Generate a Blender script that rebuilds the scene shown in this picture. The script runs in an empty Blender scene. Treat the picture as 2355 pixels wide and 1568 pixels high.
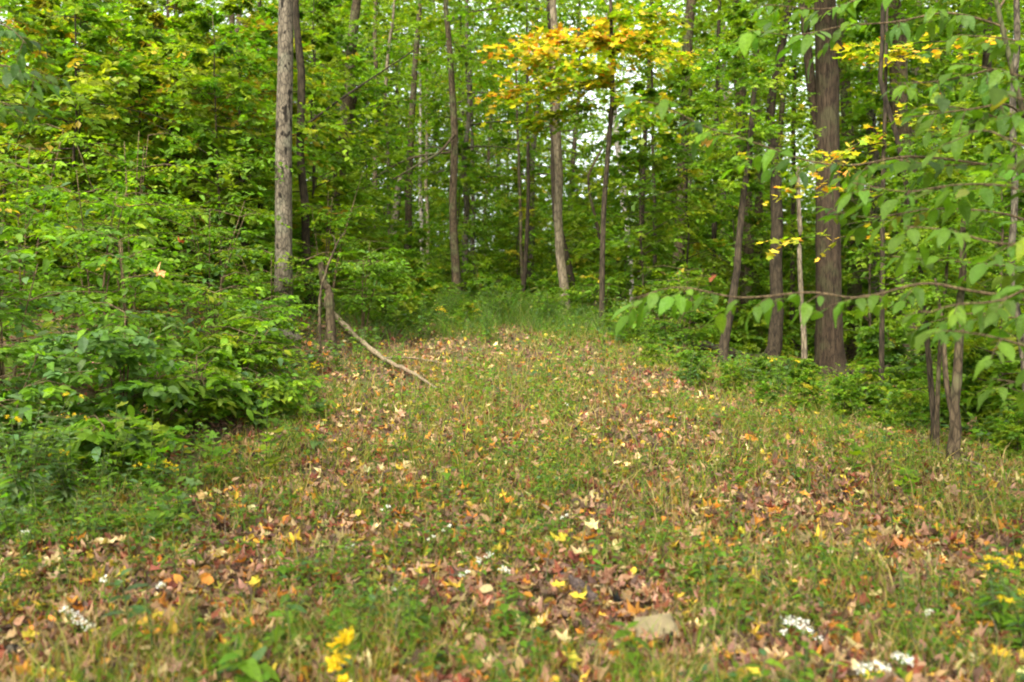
import bpy, math, random
import numpy as np
from mathutils import Vector

rng = np.random.default_rng(7)
random.seed(7)
S = bpy.context.scene
COL = S.collection

# ------------------------------------------------------------------ camera, sky, sun, exposure
CAM_H, LENS, PITCH = 1.6, 35.0, math.radians(-2.36)
cam_d = bpy.data.cameras.new("camera"); cam = bpy.data.objects.new("camera", cam_d); COL.objects.link(cam)
cam_d.lens = LENS; cam_d.sensor_width = 36.0; cam_d.clip_end = 2000; cam_d.clip_start = 0.05
cam.location = (0, 0, CAM_H); cam.rotation_euler = (math.pi / 2 + PITCH, 0, 0)
cam_d.dof.use_dof = True; cam_d.dof.focus_distance = 11.0; cam_d.dof.aperture_fstop = 1.7
S.camera = cam

SUN_EL, SUN_AZ = math.radians(46), math.radians(202)     # azimuth clockwise from +Y: behind the camera, a little to the left
world = bpy.data.worlds.new("World"); S.world = world; world.use_nodes = True
wn = world.node_tree.nodes; wl = world.node_tree.links
sky = wn.new("ShaderNodeTexSky"); sky.sky_type = 'NISHITA'; sky.sun_disc = False
sky.sun_elevation = SUN_EL; sky.sun_rotation = SUN_AZ
sky.air_density = 1.0; sky.dust_density = 4.0; sky.ozone_density = 0.6
wn["Background"].inputs[1].default_value = 0.145
hs = wn.new("ShaderNodeHueSaturation"); hs.inputs["Saturation"].default_value = .25      # thin bright cloud over the blue
wl.new(sky.outputs[0], hs.inputs["Color"]); wl.new(hs.outputs[0], wn["Background"].inputs[0])

sun_d = bpy.data.lights.new("sun", 'SUN'); sun_d.energy = 1.5; sun_d.angle = math.radians(18); sun_d.color = (1.0, 0.95, 0.86)
sun = bpy.data.objects.new("sun", sun_d); COL.objects.link(sun); sun.location = (0, -10, 30)
sv = Vector((math.sin(SUN_AZ) * math.cos(SUN_EL), math.cos(SUN_AZ) * math.cos(SUN_EL), math.sin(SUN_EL)))
sun.rotation_euler = sv.to_track_quat('Z', 'Y').to_euler()

S.view_settings.view_transform = 'Standard'; S.view_settings.look = 'None'
S.view_settings.exposure = 2.22; S.view_settings.gamma = 1.0; S.view_settings.use_curve_mapping = False
S.cycles.max_bounces = 10; S.cycles.diffuse_bounces = 8; S.cycles.transmission_bounces = 6; S.cycles.glossy_bounces = 2
S.cycles.filter_width = 2.0
S.cycles.caustics_reflective = False; S.cycles.caustics_refractive = False

# ------------------------------------------------------------------ helpers: numbers
def ss(a, b, t):
    t = np.clip((np.asarray(t, float) - a) / (b - a), 0, 1); return t * t * (3 - 2 * t)
def _h(ix, iy, seed):
    v = np.sin(ix * 127.1 + iy * 311.7 + seed * 74.7) * 43758.5453
    return v - np.floor(v)
def noise2(x, y, seed=0):
    x = np.asarray(x, float); y = np.asarray(y, float)
    ix = np.floor(x); iy = np.floor(y); fx = x - ix; fy = y - iy
    fx = fx * fx * (3 - 2 * fx); fy = fy * fy * (3 - 2 * fy)
    a = _h(ix, iy, seed); b = _h(ix + 1, iy, seed); c = _h(ix, iy + 1, seed); d = _h(ix + 1, iy + 1, seed)
    return (a * (1 - fx) + b * fx) * (1 - fy) + (c * (1 - fx) + d * fx) * fy
def fbm(x, y, seed=0):
    return .55 * noise2(x, y, seed) + .3 * noise2(x * 2.1, y * 2.1, seed + 1) + .15 * noise2(x * 4.3, y * 4.3, seed + 2)

PY = [-400, 0, 5, 8, 10, 12, 15, 18, 20, 22, 25, 30, 45, 80, 120, 300, 800]
PZ = [0, 0, 0, .10, .22, .38, .68, .98, 1.13, 1.20, 1.24, 1.28, 1.9, 4.6, 7.5, 15, 25]
def terrain(x, y):
    x = np.asarray(x, float); y = np.asarray(y, float)
    p = np.interp(y, PY, PZ)
    R = ss(.9, 6.5, x) * (1 - ss(27, 60, y))
    L = ss(1.5, 5.5, -x)
    z = p * (1 - .97 * R) + .8 * L * ss(6, 14, y) * (1 - ss(45, 75, y))
    return z + .10 * (fbm(x * .7, y * .7, 3) - .5) + .03 * (noise2(x * 3.1, y * 3.1, 9) - .5)
def tz(x, y): return float(terrain(x, y))

# photograph pixel (2354 x 1568 view of it) at depth Y -> point of the place
K = 36.0 / LENS / 2354.0
def at(u, v, Y):
    cx = (u - 1177) * K; cz = -(v - 784) * K
    c, s = math.cos(PITCH), math.sin(PITCH)
    dy = c - s * cz; dz = s + c * cz
    return np.array([cx / dy * Y, Y, CAM_H + dz / dy * Y])
def ground_hit(u, v, y0=3.0, y1=60.0):
    for Y in np.arange(y0, y1, .05):
        p = at(u, v, Y)
        if p[2] <= tz(p[0], Y): p[2] = tz(p[0], Y); return p
    p = at(u, v, y1); p[2] = tz(p[0], y1); return p

def nrm(a): return a / np.maximum(np.linalg.norm(a, axis=-1, keepdims=True), 1e-9)

# ------------------------------------------------------------------ helpers: mesh
class Geo:
    def __init__(s): s.v = []; s.f = []; s.c = []; s.n = 0
    def add(s, v, f, c=(1, 1, 1)):
        v = np.asarray(v, np.float32).reshape(-1, 3); f = np.asarray(f, np.int32).reshape(-1, 3)
        c = np.asarray(c, np.float32)
        if c.ndim == 1: c = np.tile(c, (len(f), 1))
        s.v.append(v); s.f.append(f + s.n); s.c.append(c); s.n += len(v); return s
    def mesh(s, name, mat, smooth=False):
        v = np.concatenate(s.v); f = np.concatenate(s.f); c = np.concatenate(s.c)
        me = bpy.data.meshes.new(name)
        me.vertices.add(len(v)); me.vertices.foreach_set("co", v.ravel())
        me.loops.add(len(f) * 3); me.loops.foreach_set("vertex_index", f.ravel())
        me.polygons.add(len(f)); me.polygons.foreach_set("loop_start", np.arange(0, len(f) * 3, 3, dtype=np.int32))
        me.polygons.foreach_set("use_smooth", np.full(len(f), smooth))
        at_ = me.attributes.new("tint", 'FLOAT_COLOR', 'FACE')
        at_.data.foreach_set("color", np.concatenate([c, np.ones((len(c), 1), np.float32)], 1).ravel())
        me.materials.append(mat); me.update(calc_edges=True)
        return me
    def build(s, name, mat, parent=None, smooth=False, kind=None):
        return link(name, s.mesh(name, mat, smooth), parent, kind)

def link(name, data, parent=None, kind=None, color=None):
    o = bpy.data.objects.new(name, data); COL.objects.link(o)
    if parent is not None: o.parent = parent
    if kind: o["kind"] = kind
    if color is not None: o.color = (*color, 1)
    return o
def thing(name, loc, label, cat, group=None):
    o = bpy.data.objects.new(name, None); COL.objects.link(o); o.location = loc; o.empty_display_size = .1
    return tag(o, label, cat, group)
def tag(o, label, cat, group=None):
    o["label"] = label; o["category"] = cat
    if group: o["group"] = group
    return o
def copy_tree(o, parent=None):
    kids = list(o.children); c = o.copy(); COL.objects.link(c); c.parent = parent
    for k in kids: copy_tree(k, c)
    return c

def tube(pts, rad, n=8, ridges=0, amp=0.0, seed=0, cap=True):
    """tapered tube through points; optional ridged bark relief"""
    pts = np.asarray(pts, float); m = len(pts); rad = np.broadcast_to(np.asarray(rad, float), (m,))
    tan = nrm(np.gradient(pts, axis=0)); ref = np.array([1., 0, 0]) if abs(tan[0, 0]) < .8 else np.array([0, 0, 1.])
    u = nrm(ref - tan * (tan @ ref)[:, None]); w = np.cross(tan, u)
    a = np.linspace(0, 2 * math.pi, n, endpoint=False)
    r = rad[:, None] * np.ones((1, n))
    if ridges:
        L = np.concatenate([[0], np.cumsum(np.linalg.norm(np.diff(pts, axis=0), axis=1))])
        wob = (noise2(L * 1.3, L * 0 + seed) - .5) * 1.5
        r = r * (1 + amp * np.abs(np.sin(a[None] * ridges / 2 + wob[:, None] + 1.1 * np.sin(3 * a[None] + seed)))
                 + amp * 1.2 * (noise2(a[None] * 2 + seed, L[:, None] * 3.0, seed) - .5))
    v = pts[:, None] + r[..., None] * (np.cos(a)[None, :, None] * u[:, None] + np.sin(a)[None, :, None] * w[:, None])
    v = v.reshape(-1, 3)
    i = np.arange(m - 1)[:, None] * n; j = np.arange(n)[None]; k = (j + 1) % n
    A = (i + j).ravel(); B = (i + k).ravel(); C = (i + n + k).ravel(); D = (i + n + j).ravel()
    f = np.concatenate([np.stack([A, B, C], 1), np.stack([A, C, D], 1)])
    if cap:
        v = np.concatenate([v, pts[:1], pts[-1:]]); q = len(v) - 2
        jj = np.arange(n); kk = (jj + 1) % n; o = (m - 1) * n
        f = np.concatenate([f, np.stack([kk, jj, np.full(n, q)], 1), np.stack([o + jj, o + kk, np.full(n, q + 1)], 1)])
    return v, f
def spline(pts, n=24):
    """Catmull-Rom through pts (any columns)"""
    P = np.asarray(pts, float); m = len(P)
    if m == 2: t = np.linspace(0, 1, n)[:, None]; return P[0] * (1 - t) + P[1] * t
    Q = np.vstack([2 * P[0] - P[1], P, 2 * P[-1] - P[-2]]); out = []
    for x in np.linspace(0, m - 1 - 1e-6, n):
        i = int(x); t = x - i; a, b, c, d = Q[i:i + 4]
        out.append(.5 * (2 * b + (c - a) * t + (2 * a - 5 * b + 4 * c - d) * t * t + (3 * b - a - 3 * c + d) * t ** 3))
    return np.array(out)

# leaf outlines: x along the leaf, y across, z its normal; length 1
T_SMALL = (np.array([[0, 0, 0], [.45, -.30, .06], [1, 0, -.04], [.45, .30, .06]]), np.array([[0, 1, 2], [0, 2, 3]]))
def ovate(nseg=4, wid=.3, fold=.10, droop=.22, tip=1.0, wave=0.0):
    v = []; f = []
    for i in range(nseg + 1):
        t = i / nseg; w = wid * (math.sin(math.pi * t ** .88)) ** .9 * (1 - .15 * t) if 0 < i < nseg else 0
        z = -droop * t * t
        wv = wave * math.sin(i * 2.4)
        v += [[t, 0, z], [t - .03, -w, z + fold * w / wid + wv], [t - .03, w, z + fold * w / wid - wv]]
    for i in range(nseg):
        a = 3 * i; b = a + 3
        f += [[a, b + 1, b], [a, b, b + 2]]
        if i > 0: f += [[a, a + 1, b + 1], [a, b + 2, a + 2]]
    return np.array(v), np.array(f)
def maple(curl=.15, seed=0, fold=.1, simple=False):
    """five-lobed leaf, stalk at x=0"""
    r = random.Random(seed)
    if simple:
        o = [(0, 0), (.05, -.42), (.32, -.30), (.52, -.58), (.62, -.22), (1, 0), (.62, .22), (.52, .58), (.32, .30), (.05, .42)]
    else:
        o = [(0, 0), (.0, -.12), (-.06, -.36), (.14, -.30), (.22, -.22), (.36, -.40), (.50, -.62), (.58, -.42), (.52, -.20), (.70, -.24), (.80, -.13), (1, 0),
             (.80, .13), (.70, .24), (.52, .20), (.58, .42), (.50, .62), (.36, .40), (.22, .22), (.14, .30), (-.06, .36), (.0, .12)]
    c = [.34, 0, 0]; v = [c]
    for x, y in o:
        d = math.hypot(x - .34, y)
        v.append([x, y, curl * d * d * (1.2 + r.uniform(-1.4, 1.4)) + fold * abs(y) + r.uniform(-.02, .02)])
    n = len(o); f = [[0, 1 + i, 1 + (i + 1) % n] for i in range(n)]
    return np.array(v, float), np.array(f)
def inst(T, P, X, Z, size, col, geo, wid=None):
    """many copies of a leaf shape in one mesh"""
    V, F = T; n = len(P)
    if n == 0: return
    X = nrm(X); Y = nrm(np.cross(Z, X)); Z = np.cross(X, Y)
    size = np.broadcast_to(np.asarray(size, float), (n,))
    wd = np.ones(n) if wid is None else wid
    v = P[:, None] + size[:, None, None] * (V[None, :, 0:1] * X[:, None] + V[None, :, 1:2] * wd[:, None, None] * Y[:, None] + V[None, :, 2:3] * Z[:, None])
    f = F[None] + (np.arange(n) * len(V))[:, None, None]
    geo.add(v.reshape(-1, 3), f.reshape(-1, 3), np.repeat(np.broadcast_to(col, (n, 3)), len(F), 0))

# ------------------------------------------------------------------ colours (real base colours)
DG = (.036, .080, .008); MG = (.075, .145, .008); LG = (.105, .195, .010); YG = (.170, .215, .009); BG = (.065, .125, .040)
YE = (.46, .33, .030); OR = (.46, .19, .022); RB = (.15, .045, .022); TA = (.26, .155, .075); PK = (.27, .15, .095); CR = (.48, .36, .17); DB = (.085, .048, .03); ST = (.36, .27, .12)
def pal(n, items, r=rng, jit=.22):
    cs = np.array([c for c, _ in items]); w = np.array([q for _, q in items], float); w /= w.sum()
    c = cs[r.choice(len(cs), n, p=w)]
    return np.clip(c * (1 + jit * r.standard_normal((n, 1))) * (1 + .07 * r.standard_normal((n, 3))), .008, .8)
PAL_FOREST = [(DG, 1), (MG, 3.5), (LG, 5), (YG, 3), (YE, .10)]
PAL_BRIGHT = [(MG, 3), (LG, 5), (YG, 4), (YE, .2)]
PAL_AUTUMN = [(MG, 3), (LG, 5), (YG, 4), ((.33, .25, .03), .8), ((.33, .15, .02), .6)]
PAL_SHRUB = [(DG, .8), (MG, 4), (BG, 1.6), (LG, 5), (YG, .8), (YE, .06), (RB, .03)]
PAL_YELLOW = [(YE, 5), (YG, 3.5), (OR, 1.6), (LG, .8)]

# ------------------------------------------------------------------ materials
def nm(name):
    m = bpy.data.materials.new(name); m.use_nodes = True; m.node_tree.nodes.clear()
    return m, m.node_tree.nodes, m.node_tree.links
def mat_leaf(name, source='tint', trans=.47, rough=.55, spec=.22):
    m, N, L = nm(name)
    if source == 'tint':
        a = N.new("ShaderNodeAttribute"); a.attribute_name = "tint"; col = a.outputs["Color"]
    else:
        a = N.new("ShaderNodeObjectInfo"); col = a.outputs["Color"]
    tc = N.new("ShaderNodeTexCoord"); nz = N.new("ShaderNodeTexNoise"); nz.inputs["Scale"].default_value = 30 if source == 'tint' else 14
    L.new(tc.outputs["Object"], nz.inputs["Vector"])
    mr = N.new("ShaderNodeMapRange"); mr.inputs["From Min"].default_value = .3; mr.inputs["From Max"].default_value = .7
    mr.inputs["To Min"].default_value = .78; mr.inputs["To Max"].default_value = 1.2
    L.new(nz.outputs["Fac"], mr.inputs["Value"])
    mx = N.new("ShaderNodeVectorMath"); mx.operation = 'SCALE'; L.new(col, mx.inputs[0]); L.new(mr.outputs[0], mx.inputs["Scale"])
    p = N.new("ShaderNodeBsdfPrincipled"); p.inputs["Roughness"].default_value = rough; p.inputs["Specular IOR Level"].default_value = spec
    L.new(mx.outputs[0], p.inputs["Base Color"])
    t = N.new("ShaderNodeBsdfTranslucent")
    tw = N.new("ShaderNodeVectorMath"); tw.operation = 'MULTIPLY'; tw.inputs[1].default_value = (1.9, 2.05, .6)
    L.new(mx.outputs[0], tw.inputs[0]); L.new(tw.outputs[0], t.inputs["Color"])
    s = N.new("ShaderNodeMixShader"); s.inputs[0].default_value = trans
    L.new(p.outputs[0], s.inputs[1]); L.new(t.outputs[0], s.inputs[2])
    o = N.new("ShaderNodeOutputMaterial"); L.new(s.outputs[0], o.inputs[0]); return m
M_LEAF = mat_leaf("foliage"); M_LEAFO = mat_leaf("single_leaf", 'object')
M_DEAD = mat_leaf("dead_leaf", 'tint', .15, .75, .2); M_DEADO = mat_leaf("single_dead_leaf", 'object', .15, .7, .25)
M_PETAL = mat_leaf("petal", 'tint', .3, .6, .2)

def mat_bark(name, dark, light, sx=14, sz=2.2, lichen=None, spots=0.0, bump=.6):
    m, N, L = nm(name)
    tc = N.new("ShaderNodeTexCoord"); mp = N.new("ShaderNodeMapping"); mp.inputs["Scale"].default_value = (sx, sx, sz)
    L.new(tc.outputs["Object"], mp.inputs[0])
    n1 = N.new("ShaderNodeTexNoise"); n1.inputs["Scale"].default_value = 1.0; n1.inputs["Detail"].default_value = 7; n1.inputs["Roughness"].default_value = .68
    L.new(mp.outputs[0], n1.inputs["Vector"])
    r = N.new("ShaderNodeValToRGB"); r.color_ramp.elements[0].position = .34; r.color_ramp.elements[1].position = .68
    r.color_ramp.elements[0].color = (*dark, 1); r.color_ramp.elements[1].color = (*light, 1)
    L.new(n1.outputs["Fac"], r.inputs[0]); col = r.outputs[0]
    n2 = N.new("ShaderNodeTexNoise"); n2.inputs["Scale"].default_value = 3.0; n2.inputs["Detail"].default_value = 4
    L.new(tc.outputs["Object"], n2.inputs["Vector"])
    if lichen:
        rr = N.new("ShaderNodeValToRGB"); rr.color_ramp.elements[0].position = .5; rr.color_ramp.elements[1].position = .64
        L.new(n2.outputs["Fac"], rr.inputs[0])
        x = N.new("ShaderNodeMixRGB"); x.inputs[2].default_value = (*lichen, 1); L.new(rr.outputs[0], x.inputs[0]); L.new(col, x.inputs[1]); col = x.outputs[0]
    if spots:
        m2 = N.new("ShaderNodeMapping"); m2.inputs["Scale"].default_value = (5, 5, 3.0); L.new(tc.outputs["Object"], m2.inputs[0])
        vo = N.new("ShaderNodeTexNoise"); vo.inputs["Scale"].default_value = 1.7; vo.inputs["Detail"].default_value = 2; L.new(m2.outputs[0], vo.inputs["Vector"])
        rr = N.new("ShaderNodeValToRGB"); rr.color_ramp.elements[0].position = .59; rr.color_ramp.elements[1].position = .63
        L.new(vo.outputs["Fac"], rr.inputs[0])
        x = N.new("ShaderNodeMixRGB"); x.inputs[2].default_value = (*[c * .35 for c in dark], 1); L.new(rr.outputs[0], x.inputs[0]); L.new(col, x.inputs[1]); col = x.outputs[0]
    m3 = N.new("ShaderNodeMapping"); m3.inputs["Scale"].default_value = (sx * 1.1, sx * 1.1, sz * 1.6 if sz < 9 else sz); L.new(tc.outputs["Object"], m3.inputs[0])
    wv = N.new("ShaderNodeMixRGB"); wv.blend_type = 'ADD'; wv.inputs[0].default_value = .6; L.new(m3.outputs[0], wv.inputs[1]); L.new(n1.outputs["Color"], wv.inputs[2])
    vc = N.new("ShaderNodeTexVoronoi"); vc.feature = 'DISTANCE_TO_EDGE'; vc.inputs["Scale"].default_value = 1.0; L.new(wv.outputs[0], vc.inputs["Vector"])
    cr = N.new("ShaderNodeMapRange"); cr.inputs["From Max"].default_value = .16; cr.inputs["To Min"].default_value = .35; L.new(vc.outputs["Distance"], cr.inputs["Value"])
    mu = N.new("ShaderNodeVectorMath"); mu.operation = 'SCALE'; L.new(col, mu.inputs[0]); L.new(cr.outputs[0], mu.inputs["Scale"]); col = mu.outputs[0]
    p = N.new("ShaderNodeBsdfPrincipled"); p.inputs["Roughness"].default_value = .9; p.inputs["Specular IOR Level"].default_value = .15
    L.new(col, p.inputs["Base Color"])
    b = N.new("ShaderNodeBump"); b.inputs["Strength"].default_value = bump; b.inputs["Distance"].default_value = .03
    L.new(n1.outputs["Fac"], b.inputs["Height"]); L.new(b.outputs[0], p.inputs["Normal"])
    o = N.new("ShaderNodeOutputMaterial"); L.new(p.outputs[0], o.inputs[0]); return m
B_GREY = mat_bark("grey_bark", (.055, .044, .028), (.18, .148, .10), 22, 6, (.125, .115, .075), 1, .6)
B_BROWN = mat_bark("brown_bark", (.030, .021, .011), (.135, .098, .055), 18, 4.5, (.10, .10, .045))
B_BIG = mat_bark("ridged_bark", (.010, .006, .003), (.085, .058, .033), 30, 2.0, (.055, .048, .022), 0, 1.0)
B_DARK = mat_bark("dark_bark", (.02, .015, .009), (.07, .052, .03), 18, 3)
B_PALE = mat_bark("pale_bark", (.11, .082, .048), (.27, .22, .145), 20, 3, (.17, .14, .08), 0, .3)
B_BIRCH = mat_bark("white_bark", (.16, .135, .10), (.48, .43, .35), 5, 16, None, 1, .3)
B_DEAD = mat_bark("dead_wood", (.12, .088, .05), (.33, .26, .16), 30, 30, (.22, .15, .09), 0, .5)
B_STEM = mat_bark("stem", (.075, .05, .025), (.17, .12, .06), 30, 8, None, 0, .2)
B_GSTEM = mat_bark("green_stem", (.06, .09, .025), (.13, .15, .05), 30, 8, None, 0, .1)

def mat_ground():
    m, N, L = nm("forest_soil")
    tc = N.new("ShaderNodeTexCoord")
    def noise(sc, det=5):
        n = N.new("ShaderNodeTexNoise"); n.inputs["Scale"].default_value = sc; n.inputs["Detail"].default_value = det; n.inputs["Roughness"].default_value = .65
        L.new(tc.outputs["Object"], n.inputs["Vector"]); return n
    n1, n2 = noise(22, 6), noise(1.4, 4)
    r = N.new("ShaderNodeValToRGB"); r.color_ramp.elements[0].position = .3; r.color_ramp.elements[1].position = .72
    r.color_ramp.elements[0].color = (.035, .022, .014, 1); r.color_ramp.elements[1].color = (.16, .105, .06, 1); L.new(n1.outputs[0], r.inputs[0])
    g = N.new("ShaderNodeValToRGB"); g.color_ramp.elements[0].color = (.035, .05, .014, 1); g.color_ramp.elements[1].color = (.10, .12, .03, 1); L.new(n1.outputs[0], g.inputs[0])
    k = N.new("ShaderNodeValToRGB"); k.color_ramp.elements[0].position = .45; k.color_ramp.elements[1].position = .62; L.new(n2.outputs[0], k.inputs[0])
    x = N.new("ShaderNodeMixRGB"); L.new(k.outputs[0], x.inputs[0]); L.new(r.outputs[0], x.inputs[1]); L.new(g.outputs[0], x.inputs[2])
    p = N.new("ShaderNodeBsdfPrincipled"); p.inputs["Roughness"].default_value = .95; p.inputs["Specular IOR Level"].default_value = .1; L.new(x.outputs[0], p.inputs["Base Color"])
    b = N.new("ShaderNodeBump"); b.inputs["Strength"].default_value = .8; b.inputs["Distance"].default_value = .05; L.new(n1.outputs[0], b.inputs["Height"]); L.new(b.outputs[0], p.inputs["Normal"])
    o = N.new("ShaderNodeOutputMaterial"); L.new(p.outputs[0], o.inputs[0]); return m
def mat_stone():
    m, N, L = nm("sandstone"); tc = N.new("ShaderNodeTexCoord")
    n = N.new("ShaderNodeTexNoise"); n.inputs["Scale"].default_value = 16; n.inputs["Detail"].default_value = 8; n.inputs["Roughness"].default_value = .7; L.new(tc.outputs["Object"], n.inputs["Vector"])
    r = N.new("ShaderNodeValToRGB"); r.color_ramp.elements[0].position = .3; r.color_ramp.elements[1].position = .7
    r.color_ramp.elements[0].color = (.11, .085, .038, 1); r.color_ramp.elements[1].color = (.22, .17, .08, 1); L.new(n.outputs[0], r.inputs[0])
    p = N.new("ShaderNodeBsdfPrincipled"); p.inputs["Roughness"].default_value = .85; L.new(r.outputs[0], p.inputs["Base Color"])
    b = N.new("ShaderNodeBump"); b.inputs["Strength"].default_value = .5; b.inputs["Distance"].default_value = .01; L.new(n.outputs[0], b.inputs["Height"]); L.new(b.outputs[0], p.inputs["Normal"])
    o = N.new("ShaderNodeOutputMaterial"); L.new(p.outputs[0], o.inputs[0]); return m
M_SOIL, M_STONE = mat_ground(), mat_stone()

# ------------------------------------------------------------------ ground: one sheet to the horizon
def axis(lo, hi, step, far, grow=1.22):
    a = list(np.arange(lo, hi + 1e-6, step)); s = step
    while a[-1] < far: s *= grow; a.append(a[-1] + s)
    s = step
    while a[0] > -far: s *= grow; a.insert(0, a[0] - s)
    return np.array(a)
gx, gy = axis(-9, 9, .14, 600), axis(2, 30, .14, 600)
X, Y = np.meshgrid(gx, gy); Z = terrain(X, Y)
nx, ny = len(gx), len(gy)
i = np.arange(ny - 1)[:, None] * nx + np.arange(nx - 1)[None]; i = i.ravel()
g = Geo(); g.add(np.stack([X, Y, Z], -1).reshape(-1, 3), np.concatenate([np.stack([i, i + 1, i + nx + 1], 1), np.stack([i, i + nx + 1, i + nx], 1)]))
g.build("ground", M_SOIL, smooth=True, kind="structure")

# ------------------------------------------------------------------ leafy twigs
def twig_leaves(geo, st, dr, ln, m, leaf, items, T=T_SMALL, tilt=.42, droop=.15, r=rng, col=None):
    """leaves set alternately along many twigs"""
    n = len(st); t = (np.arange(m)[None] + r.random((n, m))) / m
    perp = nrm(np.cross(dr, [0, 0, 1.0]) + 1e-6)
    side = np.where(np.arange(m) % 2, 1.0, -1.0)[None] * np.ones((n, 1))
    P = st[:, None] + dr[:, None] * (ln[:, None] * t)[..., None]; P[..., 2] -= droop * ln[:, None] * t * t
    D = dr[:, None] * (.35 + .5 * t)[..., None] + perp[:, None] * (side * .8)[..., None] + r.standard_normal((n, m, 3)) * .25
    D[..., 2] -= .22
    Nn = np.array([0, 0, 1.0]) + r.standard_normal((n, m, 3)) * tilt
    k = n * m; size = leaf * np.clip(1 + .28 * r.standard_normal(k), .45, 1.7)
    c = pal(k, items, r) if col is None else np.repeat(col, m, 0) * (1 + .18 * r.standard_normal((k, 1)))
    inst(T, P.reshape(-1, 3), D.reshape(-1, 3), Nn.reshape(-1, 3), size, np.clip(c, .008, .8), geo)

def crown(r, h0, h1, rmax, nbr, ntw, m, leaf, items, rise=.6, prof=lambda t: math.sin(math.pi * min(1, .15 + .85 * t)) ** .7, T=T_SMALL, limb_r=.02, tilt=.62, lean=(0, 0)):
    L, W = Geo(), Geo()
    for b in range(nbr):
        t = (b + r.random()) / nbr; z = h0 + (h1 - h0) * t
        R = max(.15, rmax * prof(t) * (.35 + .9 * r.random())); az = b * 2.4 + r.random() * .9
        d = np.array([math.cos(az), math.sin(az), 0]); e = d * R + np.array([0, 0, R * rise * (r.random() * 1.5 - .35)])
        o = np.array([lean[0] * t, lean[1] * t, z])
        q = np.linspace(0, 1, 5)[:, None]; path = o + e * q + np.array([0, 0, -.18 * R]) * q * q
        W.add(*tube(path, limb_r * np.linspace(1, .3, 5) * (1.15 - .6 * t), 4, cap=False))
        s = .25 + .75 * r.random(ntw) ** .8
        st = o + e * s[:, None] + np.array([0, 0, -.18 * R]) * (s * s)[:, None]
        a2 = az + np.where(np.arange(ntw) % 2, 1, -1) * (1.15 - .75 * s) * (.5 + .7 * r.random(ntw))
        dr = np.stack([np.cos(a2), np.sin(a2), .38 * r.standard_normal(ntw)], 1)
        ln = R * (.28 + .3 * r.random(ntw)) * (1.15 - .35 * s)
        hue = pal(1, items, r, .12)[0]; cc = .45 * hue + .55 * pal(ntw, items, r)
        twig_leaves(L, st, dr, ln, m, leaf, items, T, tilt, .22, r, cc)
    return L, W

def rseed(k): return np.random.default_rng(1000 + k)

# prototypes, shared by the copies
def rough_trunk(r, h, r0, r1, n=8, k=14, wob=.12):
    z = np.linspace(-.3, h, k); w = np.cumsum(r.standard_normal((k, 2)) * wob * h / k, 0); w -= w[2]
    t = np.clip(z / h, 0, 1); rad = r0 * (1 - t) + r1 * t + r0 * .5 * np.exp(-np.clip(z, 0, 9) * 4)
    return np.column_stack([w, z]), rad
SAP, TALL, SHR = [], [], []
for k in range(9):                                   # understory saplings, 4-7 m
    r = rseed(k); h = 4.2 + 3 * r.random()
    items = [PAL_FOREST, PAL_BRIGHT, PAL_FOREST, PAL_BRIGHT, PAL_FOREST, PAL_BRIGHT, PAL_FOREST, PAL_AUTUMN, PAL_AUTUMN][k]
    L, W = crown(r, .5, h, 1.3 + .5 * r.random(), 54, 11, 12, .115, items, limb_r=.014)
    p, rad = rough_trunk(r, h * .98, .035, .008, 6, 12, .05)
    W.add(*tube(p, rad, 6))
    SAP.append((L.mesh("crown", M_LEAF), W.mesh("trunk", [B_BROWN, B_DARK][k % 2], True), h))
for k in range(7):                                   # tall forest trees, crowns above head height
    r = rseed(50 + k); h = 15 + 5 * r.random()
    L, W = crown(r, 4.6 + 1.5 * r.random(), h, 3.0 + .8 * r.random(), 58, 13, 12, .16, [PAL_FOREST, PAL_BRIGHT, PAL_AUTUMN, PAL_BRIGHT, PAL_FOREST, PAL_BRIGHT, PAL_FOREST][k], rise=.45, limb_r=.04)
    p, rad = rough_trunk(r, h * .95, .13 + .05 * r.random(), .03, 9, 18, .05)
    W.add(*tube(p, rad, 9))
    TALL.append((L.mesh("crown", M_LEAF), W.mesh("trunk", [B_BROWN, B_GREY, B_BROWN, B_DARK][k % 4], True), h))
THIN = []
for k in range(3):                                   # thin high crowns that let the light through
    r = rseed(70 + k); L, W = crown(r, 5.8, 14, 2.7, 34, 10, 10, .13, PAL_BRIGHT)
    THIN.append(L.mesh("crown", M_LEAF))
for k in range(9):                                   # low bushes 0.7-1.7 m
    r = rseed(90 + k); h = .7 + 1.0 * r.random()
    L, W = crown(r, .08, h, .6 + .3 * r.random(), 34, 9, 10, .095, [PAL_FOREST, PAL_SHRUB, PAL_BRIGHT, PAL_FOREST][k % 4], rise=.5, limb_r=.006, prof=lambda t: 1 - .55 * t)
    W.add(*tube([[0, 0, -.1], [.02, 0, h * .5], [0, .02, h * .95]], [.014, .01, .004], 5))
    SHR.append((L.mesh("foliage", M_LEAF), W.mesh("stem", B_STEM, True), h))

def plant_copy(name, proto, x, y, sc, label, cat, group, rz=None, parts=("crown", "trunk"), sink=.0):
    o = thing(name, (x, y, tz(x, y) - sink), label, cat, group)
    o.scale = (sc * rng.uniform(.9, 1.1), sc * rng.uniform(.9, 1.1), sc); o.rotation_euler = (rng.normal() * .02, rng.normal() * .02, rng.uniform(0, 6.28) if rz is None else rz)
    link(parts[0], proto[0], o, "stuff"); link(parts[1], proto[1], o)
    return o

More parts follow.
